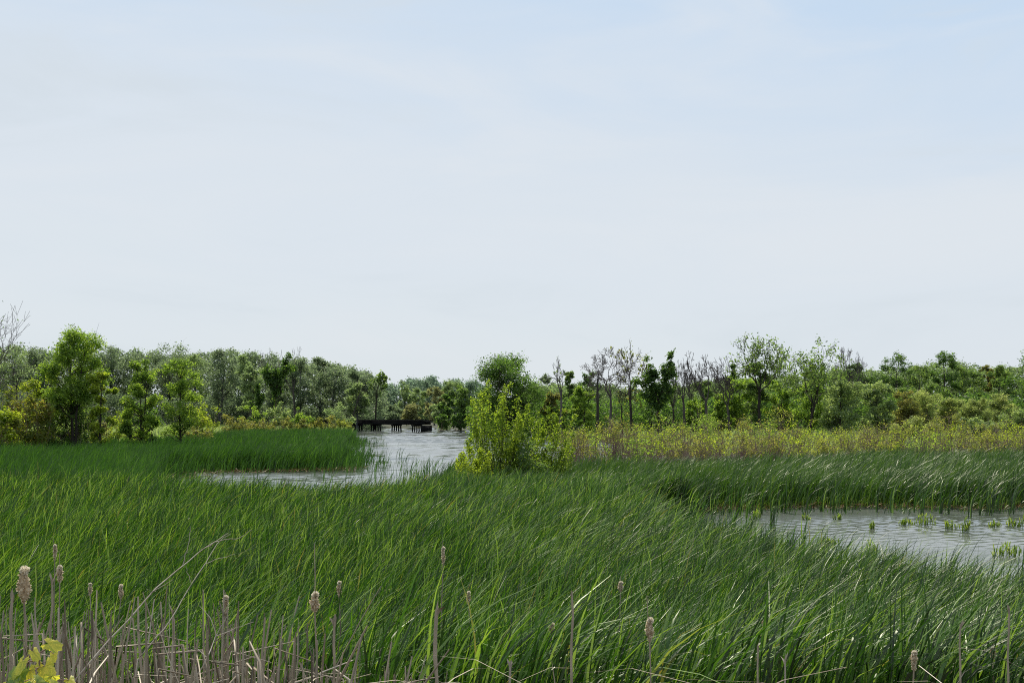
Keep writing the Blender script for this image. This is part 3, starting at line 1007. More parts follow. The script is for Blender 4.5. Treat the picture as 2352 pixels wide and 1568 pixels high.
def cane(name, pts, radius, label, cat, group, mat='cane', sides=7, twigs=()):
    """pts: list of (px, py, distance) along the stalk; the first one is set down on the ground"""
    P = np.array([(wx(a, d), d, wz(b, d)) for a, b, d in pts])
    o = P[0].copy()
    rng = np.random.default_rng(int(abs(P.sum()) * 1000) % 99999)
    g = Geo()
    t = np.linspace(0, len(P) - 1, 4 * len(P))
    Q = np.stack([np.interp(t, np.arange(len(P)), P[:, j]) for j in range(3)], 1) - o
    Q[1:-1] += rng.normal(size=(len(Q) - 2, 3)) * radius * 0.35
    R = np.linspace(radius, radius * 0.55, len(Q)) * (1 + 0.10 * rng.normal(size=len(Q)))
    if twigs:
        R = np.linspace(radius, radius * 0.35, len(Q))
    tubes(g, [(Q, R)], sides)
    if not twigs:    # torn end and a papery sheath
        n = 3
        a = Q[-1]
        blades(g, np.full(n, a[0]), np.full(n, a[1]), np.full(n, a[2] - .03), rng.uniform(.03, .08, n), np.full(n, radius * 1.6), rng.normal(size=n) * .4, rng.uniform(-3, 3, n), rng, 3, np.full(n, .7), 1.5)
        blades(g, np.full(n, 0.0) + radius * .4, np.full(n, -radius), np.full(n, 0.0), rng.uniform(.4, .75, n) * Q[-1][2], np.full(n, radius * 1.8), rng.normal(size=n) * .08, rng.uniform(-3, 3, n), rng, 5, np.full(n, .5), 1.5)
    ob = g.build(name, M[mat], None, True, tuple(o))
    tag(ob, label, cat, group)
    for tw in twigs:
        tp = np.array([(wx(a, d), d, wz(b, d)) for a, b, d in tw]) - o
        k = Geo()
        tt = np.linspace(0, len(tp) - 1, 3 * len(tp))
        q = np.stack([np.interp(tt, np.arange(len(tp)), tp[:, j]) for j in range(3)], 1)
        q[1:-1] += rng.normal(size=(len(q) - 2, 3)) * radius * .5
        tubes(k, [(q, np.linspace(radius * .55, radius * .25, len(q)))], 5)
        k.build('twig', M[mat], ob, True)
    return ob


def grounded(px, py, d):
    """picture row of the ground below a point at this column and distance"""
    z = float(ground(wx(px, d), d))
    return (px, HOR + (CAMZ - z + 0.05) / d * FOC, d)


def foreground_things():
    for i, (px, a, b, w, d, lab, sp) in enumerate(CATTAILS):
        cattail(px, a, b, w, d, lab, 300 + i, sp, stemlean=(0.05 if i % 3 else -.04))
    G = 'bare dead canes standing in the cattails'
    for (px, py, bx, d, r, lab, m) in (
            (1003, 1399, 994, 6.2, .017, 'thick grey broken cane stub at the bottom centre', 'cane'),
            (1313, 1357, 1312, 6.6, .011, 'tall straight bare cane right of the little pinkish head', 'cane'),
            (1741, 1484, 1740, 6.6, .009, 'short upright brown cane below the small pale pink head', 'cane'),
            (1803, 1513, 1798, 6.4, .008, 'pale whitish cane stick right of the short brown cane', 'drywood'),
            (2206, 1432, 2203, 6.8, .008, 'slim grey cane between the ragged head and the right edge', 'cane'),
            (2318, 1398, 2308, 6.8, .009, 'tallest brown cane at the right edge of the bed', 'cane'),
            (1172, 1520, 1148, 6.0, .010, 'leaning pale split cane left of the tall straight one', 'drywood'),
            (768, 1425, 764, 6.0, .012, 'ragged brown cane under the narrow tapering head', 'cane'),
            (397, 1400, 402, 6.1, .010, 'upright grey cane left of the tan tattered head', 'cane'),
            (120, 1330, 112, 6.4, .010, 'brown cane between the biggest head and the small pale head', 'cane'),
            (28, 1370, 20, 6.0, .012, 'reddish brown cane at the left edge beside the biggest head', 'cane')):
        b = grounded(bx, 0, d)
        cane('dead_cane', [b, ((px + bx) / 2, (b[1] + py) / 2, d), (px, py, d)], r, lab, 'dead cane', G, m)
    B = 'dry pale branches over the near bank'
    b0 = grounded(120, 0, 5.2)
    cane('dry_branch', [b0, (165, 1568, 5.3), (347, 1361, 5.6), (462, 1263, 5.9), (524, 1224, 6.0)], .0048, 'long pale dry branch slanting up to the right over the dead canes', 'branch', B, 'drywood', 6,
         [[(347, 1361, 5.6), (374, 1345, 5.6), (398, 1330, 5.6)], [(462, 1263, 5.9), (500, 1240, 5.9), (548, 1236, 5.9), (578, 1216, 5.9)], [(420, 1297, 5.8), (432, 1250, 5.8), (437, 1208, 5.8)]])
    b1 = grounded(290, 0, 5.5)
    cane('dry_branch', [b1, (310, 1520, 5.6), (380, 1440, 5.7), (440, 1340, 5.9), (505, 1240, 6.1), (530, 1225, 6.1)], .0038, 'thinner dry branch running parallel just right of the long pale one', 'branch', B, 'drywood', 6,
         [[(440, 1340, 5.9), (430, 1318, 5.9), (427, 1300, 5.9)], [(470, 1295, 6.0), (500, 1282, 6.0), (540, 1272, 6.0)]])
    b2 = grounded(425, 0, 5.2)
    cane('dry_branch', [b2, (443, 1568, 5.3), (476, 1510, 5.3), (496, 1460, 5.4), (523, 1412, 5.4)], .0044, 'short forked grey dry branch under the tan tattered head', 'branch', B, 'drywood', 6,
         [[(496, 1460, 5.4), (482, 1417, 5.4), (458, 1390, 5.4)], [(496, 1460, 5.4), (545, 1440, 5.4), (584, 1427, 5.4)], [(476, 1510, 5.3), (460, 1495, 5.3), (447, 1485, 5.3)]])
    vine()


def vine_leaf(rng, s):
    """broad lobed, toothed grape leaf, tip along +Y, slightly cupped: fan of quads around the stalk point"""
    n = 28
    a = np.linspace(-2.75, 2.75, n)
    r = s * (0.62 + 0.30 * np.cos(a * 2.3) * np.exp(-np.abs(a) * .25) + 0.16 * np.cos(a)) * (1 + 0.07 * np.sign(np.sin(a * 13)))
    edge = np.stack([np.sin(a) * r, np.cos(a) * r * 1.05 + s * .1, -0.30 * (np.sin(a) * r) ** 2 / s - 0.12 * np.abs(np.cos(a * 2.5)) * r], 1)
    mid = edge * 0.52
    mid[:, 2] = edge[:, 2] * 0.15 + 0.03 * s * np.cos(a * 5)
    V = np.concatenate([mid, edge, np.zeros((1, 3))])
    Q = [(i, i + 1, n + i + 1, n + i) for i in range(n - 1)]
    Q += [(2 * n, i + 2, i + 1, i) for i in range(0, n - 2, 2)]
    return V, np.array(Q)


def vine():
    rng = np.random.default_rng(77)
    d = 4.3
    bx = wx(95, d)
    g0 = float(ground(bx, d))
    root = empty('grape_vine', (bx, d, g0), 'yellow-green grape vine with broad toothed leaves at the lower left corner', 'vine')
    LEAVES = [(120, 1472, 24, .9, .2), (76, 1505, 22, .8, -.3), (104, 1528, 34, .95, .4), (112, 1552, 30, .35, .8), (52, 1545, 44, .1, -.2), (118, 1580, 46, .15, .5), (148, 1562, 30, .75, .6), (20, 1572, 26, .85, -.5),
              (85, 1575, 30, .6, 0), (150, 1590, 34, .9, .3), (45, 1600, 34, .7, -.4), (100, 1612, 40, .85, .1), (165, 1610, 26, .6, .7), (125, 1500, 15, .95, .5), (60, 1522, 22, .7, -.6), (88, 1490, 18, .9, .1), (32, 1560, 30, .5, .3), (66, 1562, 34, .3, -.4), (98, 1560, 30, .9, .2), (130, 1546, 26, .85, -.3), (136, 1574, 30, .5, .1), (160, 1560, 20, .95, .3), (30, 1590, 34, .9, .2), (74, 1535, 24, .95, .5),
              (10, 1610, 30, .8, -.2), (185, 1580, 18, .95, .6)]
    st = Geo()
    main = np.array([(wx(95, d), d, g0), (wx(100, d), d, wz(1640, d)), (wx(96, d), d, wz(1560, d)), (wx(88, d), d, wz(1500, d)), (wx(124, d), d + .05, wz(1478, d))]) - np.array([bx, d, g0])
    t = np.linspace(0, 4, 14)
    mp = np.stack([np.interp(t, np.arange(5), main[:, j]) for j in range(3)], 1)
    tubes(st, [(mp, np.linspace(.006, .0025, 14))], 6)
    for (px, py, w, r, tw) in LEAVES:
        V, Q = vine_leaf(rng, w / FOC * d * 1.2)
        # leaf faces roughly to the viewer and the sky, hanging
        e = np.array([0.9 + rng.normal() * .35, tw * .6 + rng.normal() * .2, np.pi + tw + rng.normal() * .4])
        cx, sx, cy, sy, cz, sz = math.cos(e[0]), math.sin(e[0]), math.cos(e[1]), math.sin(e[1]), math.cos(e[2]), math.sin(e[2])
        Rz = np.array([[cz, -sz, 0], [sz, cz, 0], [0, 0, 1]])
        Ry = np.array([[cy, 0, sy], [0, 1, 0], [-sy, 0, cy]])
        Rx = np.array([[1, 0, 0], [0, cx, -sx], [0, sx, cx]])
        W = V @ (Rx @ Ry @ Rz).T
        p = np.array([wx(px, d), d - rng.uniform(0, .12), wz(py, d)]) - np.array([bx, d, g0])
        g = Geo()
        g.add(W, Q, np.clip(np.full(len(Q), r * .9) + rng.normal(size=len(Q)) * .13, 0, 1))
        g.build('leaf', M['leaf_vine'], root, True, tuple(p))
        j = int(np.argmin(np.linalg.norm(mp - p, axis=1)))
        tubes(st, [curve_line(mp[j], p, .1, 5, .0022, .0016, rng, .03)], 5)
    st.build('stem', M['twig'], root, True)


# ------------------------------------------------------------------ plants standing in the right pool
def pool_plants():
    G = 'leafy water plants in the right pool'
    data = [
        (1736, 1192, 26, 26, 'small leafy water plant at the left end of the right pool'),
        (1850, 1193, 18, 20, 'low yellowish water plant second from the left in the right pool'),
        (1925, 1192, 26, 20, 'low yellow-green water plant against the dark far edge of the pool'),
        (2003, 1214, 22, 27, 'single upright water plant standing alone in open water'),
        (2082, 1204, 44, 26, 'left half of the broad leafy plant patch in mid pool'),
        (2124, 1204, 44, 30, 'right half of the broad leafy plant patch in mid pool'),
        (2183, 1214, 34, 30, 'upright water plant between the broad patch and the tallest one'),
        (2216, 1221, 30, 46, 'tallest leafy water plant of the right pool'),
        (2284, 1208, 30, 22, 'small thin water plant right of the tallest one'),
        (2325, 1209, 36, 24, 'leafy water plant near the right edge, far side of the pool'),
        (2360, 1210, 40, 40, 'leafy water plant cut off by the right edge'),
        (2312, 1277, 64, 40, 'large arching clump of water plants at the near side of the pool'),
        (2000, 1276, 40, 36, 'dark twisted water plant among the near cattail tips'),
        (1908, 1248, 44, 26, 'bright leafy plant showing between thin cattail blades'),
    ]
    for i, (px, py, w, h, lab) in enumerate(data):
        rng = np.random.default_rng(500 + i)
        d = CAMZ / ((py - HOR) / FOC)
        x = wx(px, d)
        root = empty('water_plant', (x, d, -0.05), lab, 'water plant', G)
        W, H = w / FOC * d * rng.uniform(.8, 1.15), h / FOC * d * rng.uniform(.7, 1.0)
        sg, lg = Geo(), Geo()
        n = int(9 + w * .45)
        lines, tips = [], []
        for k in range(n):
            a = rng.uniform(0, 6.28)
            q = rng.uniform(0, 1) ** .6
            r = q * W / 2
            e = np.array([r * math.cos(a), r * math.sin(a) * .6, H * rng.uniform(.25, .9) * (1 - .5 * q * q) + .03])
            b = np.array([e[0] * .7, e[1] * .7, -.1])
            lines.append(curve_line(b, e, -.05, 5, .009, .005, rng, .02))
            tips.append(e)
        tubes(sg, lines, 4)
        tips = np.repeat(np.array(tips), 3, 0)
        m = len(tips)
        blades(lg, tips[:, 0], tips[:, 1], np.maximum(0, tips[:, 2] - .12), rng.uniform(.16, .36, m) * (H / .5) ** .5, rng.uniform(.02, .042, m), rng.uniform(.05, .5, m), rng.uniform(-3.1, 3.1, m), rng, 5, rng.uniform(0, 1, m), 1.6, rng.uniform(0, .8, m))
        sg.build('stems', M['leaf_arrow'], root, True)
        lg.build('leaves', M['leaf_arrow'], root)


# ------------------------------------------------------------------ bridge
def box(g, c, s, rz=0.0):
    c, s = np.asarray(c, float), np.asarray(s, float) / 2
    k = np.array([(-1, -1, -1), (1, -1, -1), (1, 1, -1), (-1, 1, -1), (-1, -1, 1), (1, -1, 1), (1, 1, 1), (-1, 1, 1)]) * s
    ca, sa = math.cos(rz), math.sin(rz)
    k = k @ np.array([[ca, sa, 0], [-sa, ca, 0], [0, 0, 1]])
    g.add(k + c, [(0, 3, 2, 1), (4, 5, 6, 7), (0, 1, 5, 4), (1, 2, 6, 5), (2, 3, 7, 6), (3, 0, 4, 7)])


def bridge():
    d = 292.0
    rz = math.radians(-28)
    cx = wx(878, d)
    root = empty('trestle_bridge', (cx, d, 0), 'low dark timber trestle bridge across the far end of the channel', 'bridge')
    root.rotation_euler = (0, 0, rz)
    L0, L1 = -24.0, 13.6
    Lc, Ll = (L0 + L1) / 2, L1 - L0
    g = Geo()
    box(g, (Lc, 0, 2.55), (Ll, 4.2, 0.35))
    for k in np.arange(L0 + .3, L1, .62):       # tie ends
        box(g, (k, 0, 2.80), (.26, 4.7, .12))
    g.build('deck', M['timber'], root)
    for s in (-1, 1):
        g = Geo()
        for j in (0, 1, 2):
            box(g, (Lc, s * (1.2 + .36 * j), 2.06), (Ll - .1 * j - .1, .30, .56))
        g.build('girder', M['timber'], root)
        g = Geo()
        box(g, (Lc, s * 2.28, 2.95), (Ll - .3, .16, .10))
        g.build('guard_rail', M['timber'], root)
    for i, k in enumerate((-20.6, -14.2, -7.9, -2.0, 4.4, 10.6)):
        g = Geo()
        box(g, (k, 0, 1.58), (.36, 4.6, .36))
        g.build('bent_cap', M['timber'], root)
        for j in range(5):
            yy = -1.9 + j * .95
            g = Geo()
            bat = 0.08 * (j - 2)
            tubes(g, [(np.array([(k, yy + bat * 2.2, -1.2), (k, yy + bat, .2), (k, yy, 1.395)]), np.array([.2, .19, .18]))], 8)
            g.build('pile', M['timber'], root, True)
    g = Geo()
    box(g, (L1 - .1, 0, .6), (.45, 4.4, 1.9))
    g.build('abutment', M['timber'], root)


# ------------------------------------------------------------------ woods
def tree_list():
    FL = 'trees of the far left wood'
    FC = 'trees behind the bridge'
    RW = 'trees of the right wood'
    LS = 'young trees on the left shore'

    def T(kind, name, px, top, wpx, d, label, group, seed, **kw):
        x, H, W = wx(px, d), wz(top, d), wpx / FOC * d
        cat = kw.pop('cat', 'tree')
        if kind == 'leafy':
            return leafy_tree(name, label, cat, group, x, d, H, W, kw.pop('pal', 'mid'), seed, **kw)
        if kind == 'skel':
            return skeleton_tree(name, label, cat, group, x, d, H, W, seed, **kw)
        if kind == 'ivy':
            return ivy_tree(name, label, cat, group, x, d, H, W, seed, **kw)
        if kind == 'shrub':
            return shrub(name, label, kw.pop('scat', 'shrub'), group, x, d, H, W, kw.pop('pal', 'mid'), seed, **kw)

    # ---- left shore
    T('skel', 'bare_tree', -46, 672, 190, 92, 'bare leaning tree reaching in from the left edge', LS, 3, leaves=160, pal='dark', leaf=.10, levels=5, spread=.6, trunk=.5, bark='bark_dead', first=.55, lean=.04, rmul=.8, fork0=4)
    T('leafy', 'leafy_tree', 170, 751, 142, 104, 'tallest fresh green tree on the left shore, rounded crown on clear trunk', LS, 2, pal='bright', base=.42, leaf=.10, K=120, per=150, trunks=2, shape='broad')
    T('leafy', 'leafy_tree', 112, 851, 92, 106, 'yellow-green tree below and left of the tallest shore tree', LS, 3, pal='yellow', base=.10, leaf=.12, K=40, per=140)
    T('leafy', 'leafy_tree', 229, 855, 66, 102, 'small light tree below and right of the tallest shore tree', LS, 4, pal='yellow', base=.22, leaf=.12, K=30, per=130)
    T('leafy', 'leafy_tree', 324, 824, 92, 112, 'dense dark-centred young tree, left of the shore pair', LS, 5, pal='bright', base=.10, leaf=.105, K=80, per=150, trunks=2, shape='oval')
    T('leafy', 'leafy_tree', 416, 822, 104, 110, 'airy young tree with thin visible trunk, right of the shore pair', LS, 6, pal='bright', base=.26, leaf=.10, K=72, per=95)
    T('shrub', 'shrub', 40, 886, 100, 108, 'rounded russet tinged bush at the left edge under the bare tree', LS, 7, pal='russet', leaf=.15, per=80, K=40, stems=20)
    T('shrub', 'shrub', 66, 905, 130, 100, 'broad russet and green bush left of the dark thicket', LS, 8, pal='russet', leaf=.14, per=80, K=40, stems=20)
    T('shrub', 'shrub', 6, 930, 70, 98, 'yellow bush cut off by the left edge', LS, 9, pal='yellow', leaf=.14, per=70, K=30)
    T('shrub', 'shrub', 170, 892, 150, 107, 'dark green thicket around the foot of the tallest shore tree', LS, 10, pal='mid', leaf=.13, per=150, K=60, stems=30)
    T('shrub', 'shrub', 200, 958, 96, 112, 'pale olive bush in front of the dark thicket', LS, 11, pal='olive', leaf=.12, per=70, K=34)
    T('shrub', 'shrub', 124, 950, 70, 104, 'low green bush between the russet and the olive bush', LS, 12, pal='mid', leaf=.13, per=70, K=28)
    T('shrub', 'shrub', 272, 943, 56, 128, 'pale yellow bush in the gap between the tall trees', LS, 13, pal='yellow', leaf=.12, per=60, K=26)
    T('shrub', 'shrub', 330, 930, 90, 118, 'dark bush at the foot of the dense young tree', LS, 14, pal='dark', leaf=.16, per=80, K=34)
    T('shrub', 'shrub', 468, 925, 82, 140, 'yellowish feathery bush right of the airy young tree', LS, 15, pal='yellow', leaf=.13, per=70, K=40)
    T('shrub', 'shrub', 440, 962, 80, 130, 'low tan bush under the yellowish feathery one', LS, 16, pal='olive', leaf=.12, per=60, K=28)
    T('shrub', 'shrub', 530, 956, 80, 175, 'low olive shrub right of the feathery yellow bush', LS, 17, pal='olive', leaf=.14, per=60, K=28)
    T('shrub', 'shrub', 580, 931, 46, 190, 'bright green shrub below the dark ivy column', LS, 18, pal='bright', leaf=.17, per=70, K=30)
    T('shrub', 'shrub', 634, 922, 50, 230, 'light green shrub under the dark ivy tree', LS, 19, pal='grey', leaf=.2, per=70, K=30)
    T('shrub', 'shrub', 690, 933, 44, 200, 'yellow-green shrub under the white bare stems', LS, 20, pal='bright', leaf=.17, per=70, K=30)
    T('shrub', 'shrub', 786, 924, 72, 262, 'pale rounded shrub behind the left end of the bridge', LS, 21, pal='hazylt', leaf=.22, per=70, K=30)
    for i, (px, top, w, d, lab) in enumerate((
            (600, 962, 70, 185, 'leftmost of the three low yellow-olive shrubs behind the left cattails'), (652, 960, 66, 190, 'middle of the three low yellow-olive shrubs behind the left cattails'),
            (700, 964, 60, 192, 'rightmost of the three low yellow-olive shrubs behind the left cattails'), (742, 957, 66, 200, 'yellow-olive shrub next to last before the channel'),
            (784, 962, 60, 212, 'last brownish shrub on the point beside the channel and bridge'), (560, 966, 60, 180, 'low dusty shrub where the left reeds begin to rise'))):
        T('shrub', 'shrub', px, top, w, d, lab, LS, 30 + i, pal='olive' if i != 4 else 'belt', leaf=.15, per=60, K=30, stems=16)

    # ---- far left wood
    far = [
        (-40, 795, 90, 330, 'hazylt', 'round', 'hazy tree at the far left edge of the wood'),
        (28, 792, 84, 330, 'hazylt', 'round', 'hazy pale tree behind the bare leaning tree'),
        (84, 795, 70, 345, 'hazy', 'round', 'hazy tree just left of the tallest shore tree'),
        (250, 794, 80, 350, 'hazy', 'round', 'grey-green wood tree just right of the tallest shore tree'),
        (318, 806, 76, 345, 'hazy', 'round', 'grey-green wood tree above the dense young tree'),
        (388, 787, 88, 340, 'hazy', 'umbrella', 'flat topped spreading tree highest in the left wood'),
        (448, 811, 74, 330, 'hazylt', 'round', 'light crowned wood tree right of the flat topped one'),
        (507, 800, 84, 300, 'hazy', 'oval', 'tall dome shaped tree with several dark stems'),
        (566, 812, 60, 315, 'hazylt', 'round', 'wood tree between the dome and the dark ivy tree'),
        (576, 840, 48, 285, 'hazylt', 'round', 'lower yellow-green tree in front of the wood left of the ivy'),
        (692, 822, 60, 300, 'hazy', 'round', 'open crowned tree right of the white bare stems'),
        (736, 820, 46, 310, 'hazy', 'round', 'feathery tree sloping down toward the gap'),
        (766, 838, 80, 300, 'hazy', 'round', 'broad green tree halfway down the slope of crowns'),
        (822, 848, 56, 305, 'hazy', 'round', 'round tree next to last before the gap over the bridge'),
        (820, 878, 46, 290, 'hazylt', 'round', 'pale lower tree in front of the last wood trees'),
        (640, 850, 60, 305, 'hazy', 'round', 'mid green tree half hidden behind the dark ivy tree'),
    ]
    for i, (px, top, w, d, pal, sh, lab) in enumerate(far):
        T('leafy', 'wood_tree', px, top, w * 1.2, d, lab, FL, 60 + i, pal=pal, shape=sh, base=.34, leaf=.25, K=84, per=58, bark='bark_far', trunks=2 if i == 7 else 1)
    T('skel', 'wood_tree', 861, 855, 40, 295, 'slender leaning last tree of the left wood with open crown', FL, 80, leaves=1300, pal='mid', leaf=.32, levels=4, trunk=.5, spread=.55, lean=.05)
    T('skel', 'bare_tree', 806, 874, 26, 280, 'thin leaning bare trunk above the left end of the bridge', FL, 81, levels=3, trunk=.6, lean=.12, spread=.4)
    T('skel', 'bare_tree', 612, 797, 58, 320, 'bare twiggy tree showing above the dark ivy tree', FL, 82, levels=5, trunk=.45, bark='bark_dead', spread=.5)
    T('skel', 'bare_tree', 680, 795, 48, 300, 'bare tree with pale grey stems right of the dark ivy tree', FL, 83, levels=5, trunk=.45, bark='bark_dead', spread=.45)
    T('skel', 'bare_tree', 44, 818, 60, 240, 'small dark bare tree left of the tallest shore tree', FL, 84, levels=4, trunk=.4, leaves=160, pal='hazy', leaf=.3)
    T('ivy', 'ivy_tree', 634, 812, 66, 260, 'dark ivy covered tree with two blunt heads in the left wood', FL, 85, heads=2, leaf=.34, n=3600, base=.3)
    T('ivy', 'ivy_tree', 592, 878, 34, 255, 'short dark ivy covered column left of the ivy tree', FL, 86, heads=1, leaf=.3, n=1400, base=.2)

    # ---- behind the bridge
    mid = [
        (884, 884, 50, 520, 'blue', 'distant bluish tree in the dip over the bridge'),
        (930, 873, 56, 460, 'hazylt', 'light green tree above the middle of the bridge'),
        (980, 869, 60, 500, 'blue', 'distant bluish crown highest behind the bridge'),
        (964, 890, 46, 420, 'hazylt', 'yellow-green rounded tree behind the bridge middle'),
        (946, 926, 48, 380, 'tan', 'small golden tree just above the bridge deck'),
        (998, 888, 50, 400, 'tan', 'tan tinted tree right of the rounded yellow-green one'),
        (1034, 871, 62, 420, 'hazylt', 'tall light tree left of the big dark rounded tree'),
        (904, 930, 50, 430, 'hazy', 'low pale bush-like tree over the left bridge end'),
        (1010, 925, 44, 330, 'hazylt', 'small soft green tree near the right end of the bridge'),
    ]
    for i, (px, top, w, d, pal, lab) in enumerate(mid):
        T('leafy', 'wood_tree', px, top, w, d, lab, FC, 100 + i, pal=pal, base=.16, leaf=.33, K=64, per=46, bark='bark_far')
    T('leafy', 'wood_tree', 1026, 905, 46, 292, 'dark tree on the shore at the right end of the bridge', FC, 112, pal='dark', base=.12, leaf=.34, K=30, per=70)
    T('leafy', 'wood_tree', 1058, 885, 56, 284, 'dark shore tree between the bridge and the big rounded tree', FC, 113, pal='mid', base=.12, leaf=.34, K=34, per=70)
    T('shrub', 'shrub', 1010, 954, 52, 279.5, 'dark bush touching the water at the right bridge end', FC, 114, pal='dark', leaf=.25, K=26, per=60, low=.02)
    T('shrub', 'shrub', 1050, 950, 46, 281, 'dark bush touching the water left of the bush on the point', FC, 115, pal='dark', leaf=.25, K=26, per=60, low=.02)

    # ---- big rounded tree and right wood
    T('leafy', 'leafy_tree', 1158, 812, 170, 200, 'big dark broad crowned tree behind the bright bush on the point', RW, 120, pal='dark', base=.32, leaf=.175, K=110, per=120, shape='round', trunks=2)
    T('leafy', 'leafy_tree', 1140, 905, 110, 215, 'dark lower tree beneath the big broad crown', RW, 121, pal='dark', base=.1, leaf=.3, K=40, per=80)
    rt = [
        (1254, 858, 44, 300, 'hazy', 'round', 'small hazy tree right of the big dark crown'),
        (1232, 890, 60, 260, 'mid', 'round', 'mid green tree at the right foot of the big dark crown'),
        (1309, 852, 38, 215, 'mid', 'round', 'slim green tree right of the dead topped tree'),
        (1353, 854, 62, 230, 'dark', 'round', 'grey-green rounded tree left of the dead pole'),
        (1341, 888, 56, 195, 'bright', 'round', 'brighter green lower tree left of the dead pole'),
        (1270, 900, 60, 200, 'olive', 'round', 'yellowish lower tree behind the tip of the bright bush'),
        (1440, 895, 60, 230, 'hazylt', 'round', 'pale low tree under the leaning half bare tree'),
        (1510, 900, 66, 205, 'mid', 'round', 'green tree around the foot of the ivy clad tree'),
        (1612, 872, 52, 230, 'mid', 'round', 'dark green tree between the two groups of bare trees'),
        (1600, 915, 60, 190, 'bright', 'round', 'low bright tree under the bare trees'),
        (1660, 905, 60, 185, 'bright', 'round', 'low bright tree left of the sparse tall tree'),
        (1742, 832, 66, 178, 'mid', 'oval', 'dark green tree wrapped inside the first sparse tall tree'),
        (1700, 870, 80, 186, 'bright', 'round', 'bright spreading tree left of the first sparse tall tree'),
        (1795, 872, 80, 182, 'bright', 'round', 'bright tree between the two sparse tall trees'),
        (1862, 850, 90, 185, 'bright', 'round', 'bright green tree behind the second sparse tall tree'),
        (1964, 833, 84, 230, 'dark', 'round', 'dark grey-green tree under the bare broom shaped tree'),
        (1930, 873, 104, 165, 'grey', 'round', 'large silvery green tree in front of the bare broom shaped tree'),
        (2016, 876, 84, 170, 'grey', 'oval', 'grey-green upright tree right of the large silvery one'),
        (2060, 808, 84, 250, 'dark', 'round', 'dark tree with dome crown, left of two on the right skyline'),
        (2112, 838, 74, 235, 'mid', 'round', 'green tree in the saddle between the two dark skyline trees'),
        (2168, 806, 76, 240, 'dark', 'broad', 'dark layered tree, right of two on the right skyline'),
        (2226, 842, 72, 240, 'mid', 'round', 'green tree just right of the dark layered tree'),
        (2268, 838, 42, 250, 'olive', 'round', 'small brownish topped tree on the right skyline'),
        (2298, 838, 60, 245, 'mid', 'round', 'green tree left of the dark tree at the right edge'),
        (2360, 804, 110, 215, 'dark', 'round', 'tall dark tree cut off by the right edge'),
        (2440, 820, 100, 230, 'mid', 'round', 'green tree standing just outside the right edge'),
        (2080, 890, 80, 215, 'mid', 'round', 'green tree below the dome crowned dark tree'),
        (2140, 880, 80, 220, 'mid', 'round', 'green tree below the dark layered tree'),
        (2240, 890, 80, 215, 'mid', 'round', 'dark green tree above the golden bushes'),
    ]
    for i, (px, top, w, d, pal, sh, lab) in enumerate(rt):
        if px > 2420:
            continue
        T('leafy', 'wood_tree', px, top, w, d, lab, RW, 130 + i, pal=pal, shape=sh, base=.16 if top > 860 else .22, leaf=.175, K=72, per=76)
    # bare and half bare trees
    T('skel', 'bare_tree', 1288, 816, 40, 190, 'slender dead topped tree right of the bright bush', RW, 170, levels=4, trunk=.6, lean=-.05, spread=.4, bark='bark_dead', leaves=120, leaf=.2)
    T('skel', 'bare_tree', 1399, 796, 112, 172, 'bare spreading tree with clear fork, tallest of the leafless ones', RW, 171, levels=6, trunk=.55, spread=.75, bark='bark_dead', fork0=4, rmul=1.0, kids=(2, 3), first=.36)
    T('skel', 'half_bare_tree', 1452, 780, 84, 178, 'half bare tree with reddish scattered leaves at its top', RW, 172, levels=5, trunk=.36, spread=.65, rmul=1.0, leaves=900, pal='russet', leaf=.2, fork0=3, first=.5)
    T('ivy', 'ivy_tree', 1512, 806, 84, 168, 'dark ivy clad tree with two heads beside the bare trees', RW, 173, heads=2, leaf=.26, n=4200, base=.15)
    T('skel', 'bare_tree', 1571, 820, 54, 175, 'bare upright tree just right of the ivy clad tree', RW, 174, levels=6, trunk=.4, spread=.7, bark='bark_dead', rmul=1.2)
    T('skel', 'half_bare_tree', 1548, 858, 36, 170, 'short twiggy tree squeezed beside the ivy clad tree', RW, 175, levels=4, trunk=.5, spread=.5, leaves=260, pal='mid', leaf=.2)
    T('skel', 'bare_tree', 1623, 804, 62, 176, 'tall bare tree with thin twigs, left of the leaning one', RW, 176, levels=6, trunk=.45, spread=.7, bark='bark_dead', lean=-.08, rmul=1.2)
    T('skel', 'bare_tree', 1676, 820, 56, 180, 'bare tree with trunk leaning left, beside the dark conifer', RW, 177, levels=6, trunk=.45, spread=.7, bark='bark_dead', lean=-.22, rmul=1.2)
    T('leafy', 'conifer_tree', 1684, 837, 46, 225, 'dark conifer shaped tree behind the leaning bare tree', RW, 178, pal='dark', shape='cone', base=.15, leaf=.26, K=40, per=80)
    T('skel', 'sparse_tree', 1742, 771, 126, 172, 'first sparse tall tree with small scattered leaves on the skyline', RW, 179, levels=5, trunk=.4, spread=.6, leaves=4600, pal='mid', leaf=.18, first=.5, fork0=4)
    T('skel', 'sparse_tree', 1858, 779, 156, 166, 'second sparse tall tree with broad open crown and dark forked trunk', RW, 180, levels=5, trunk=.30, spread=.7, leaves=6000, pal='mid', leaf=.18, rmul=1.0, first=.6, fork0=5)
    T('skel', 'bare_tree', 1962, 796, 60, 228, 'bare broom shaped tree rising from a dark crown', RW, 181, levels=6, trunk=.5, spread=.7, bark='bark_dead')
    T('skel', 'bare_tree', 1430, 893, 46, 165, 'small dark bare tree low beneath the half bare tree', RW, 182, levels=4, trunk=.35, spread=.6)
    d = 160.0
    o = Geo()
    x, H = wx(1372, d), wz(857, d)
    g0 = float(ground(x, d))
    tubes(o, [(np.array([(0, 0, -.1), (.05, 0, .4 * H), (.02, 0, .75 * H), (.12, 0, H - g0)]), np.array([.26, .2, .15, .06]))], 7)
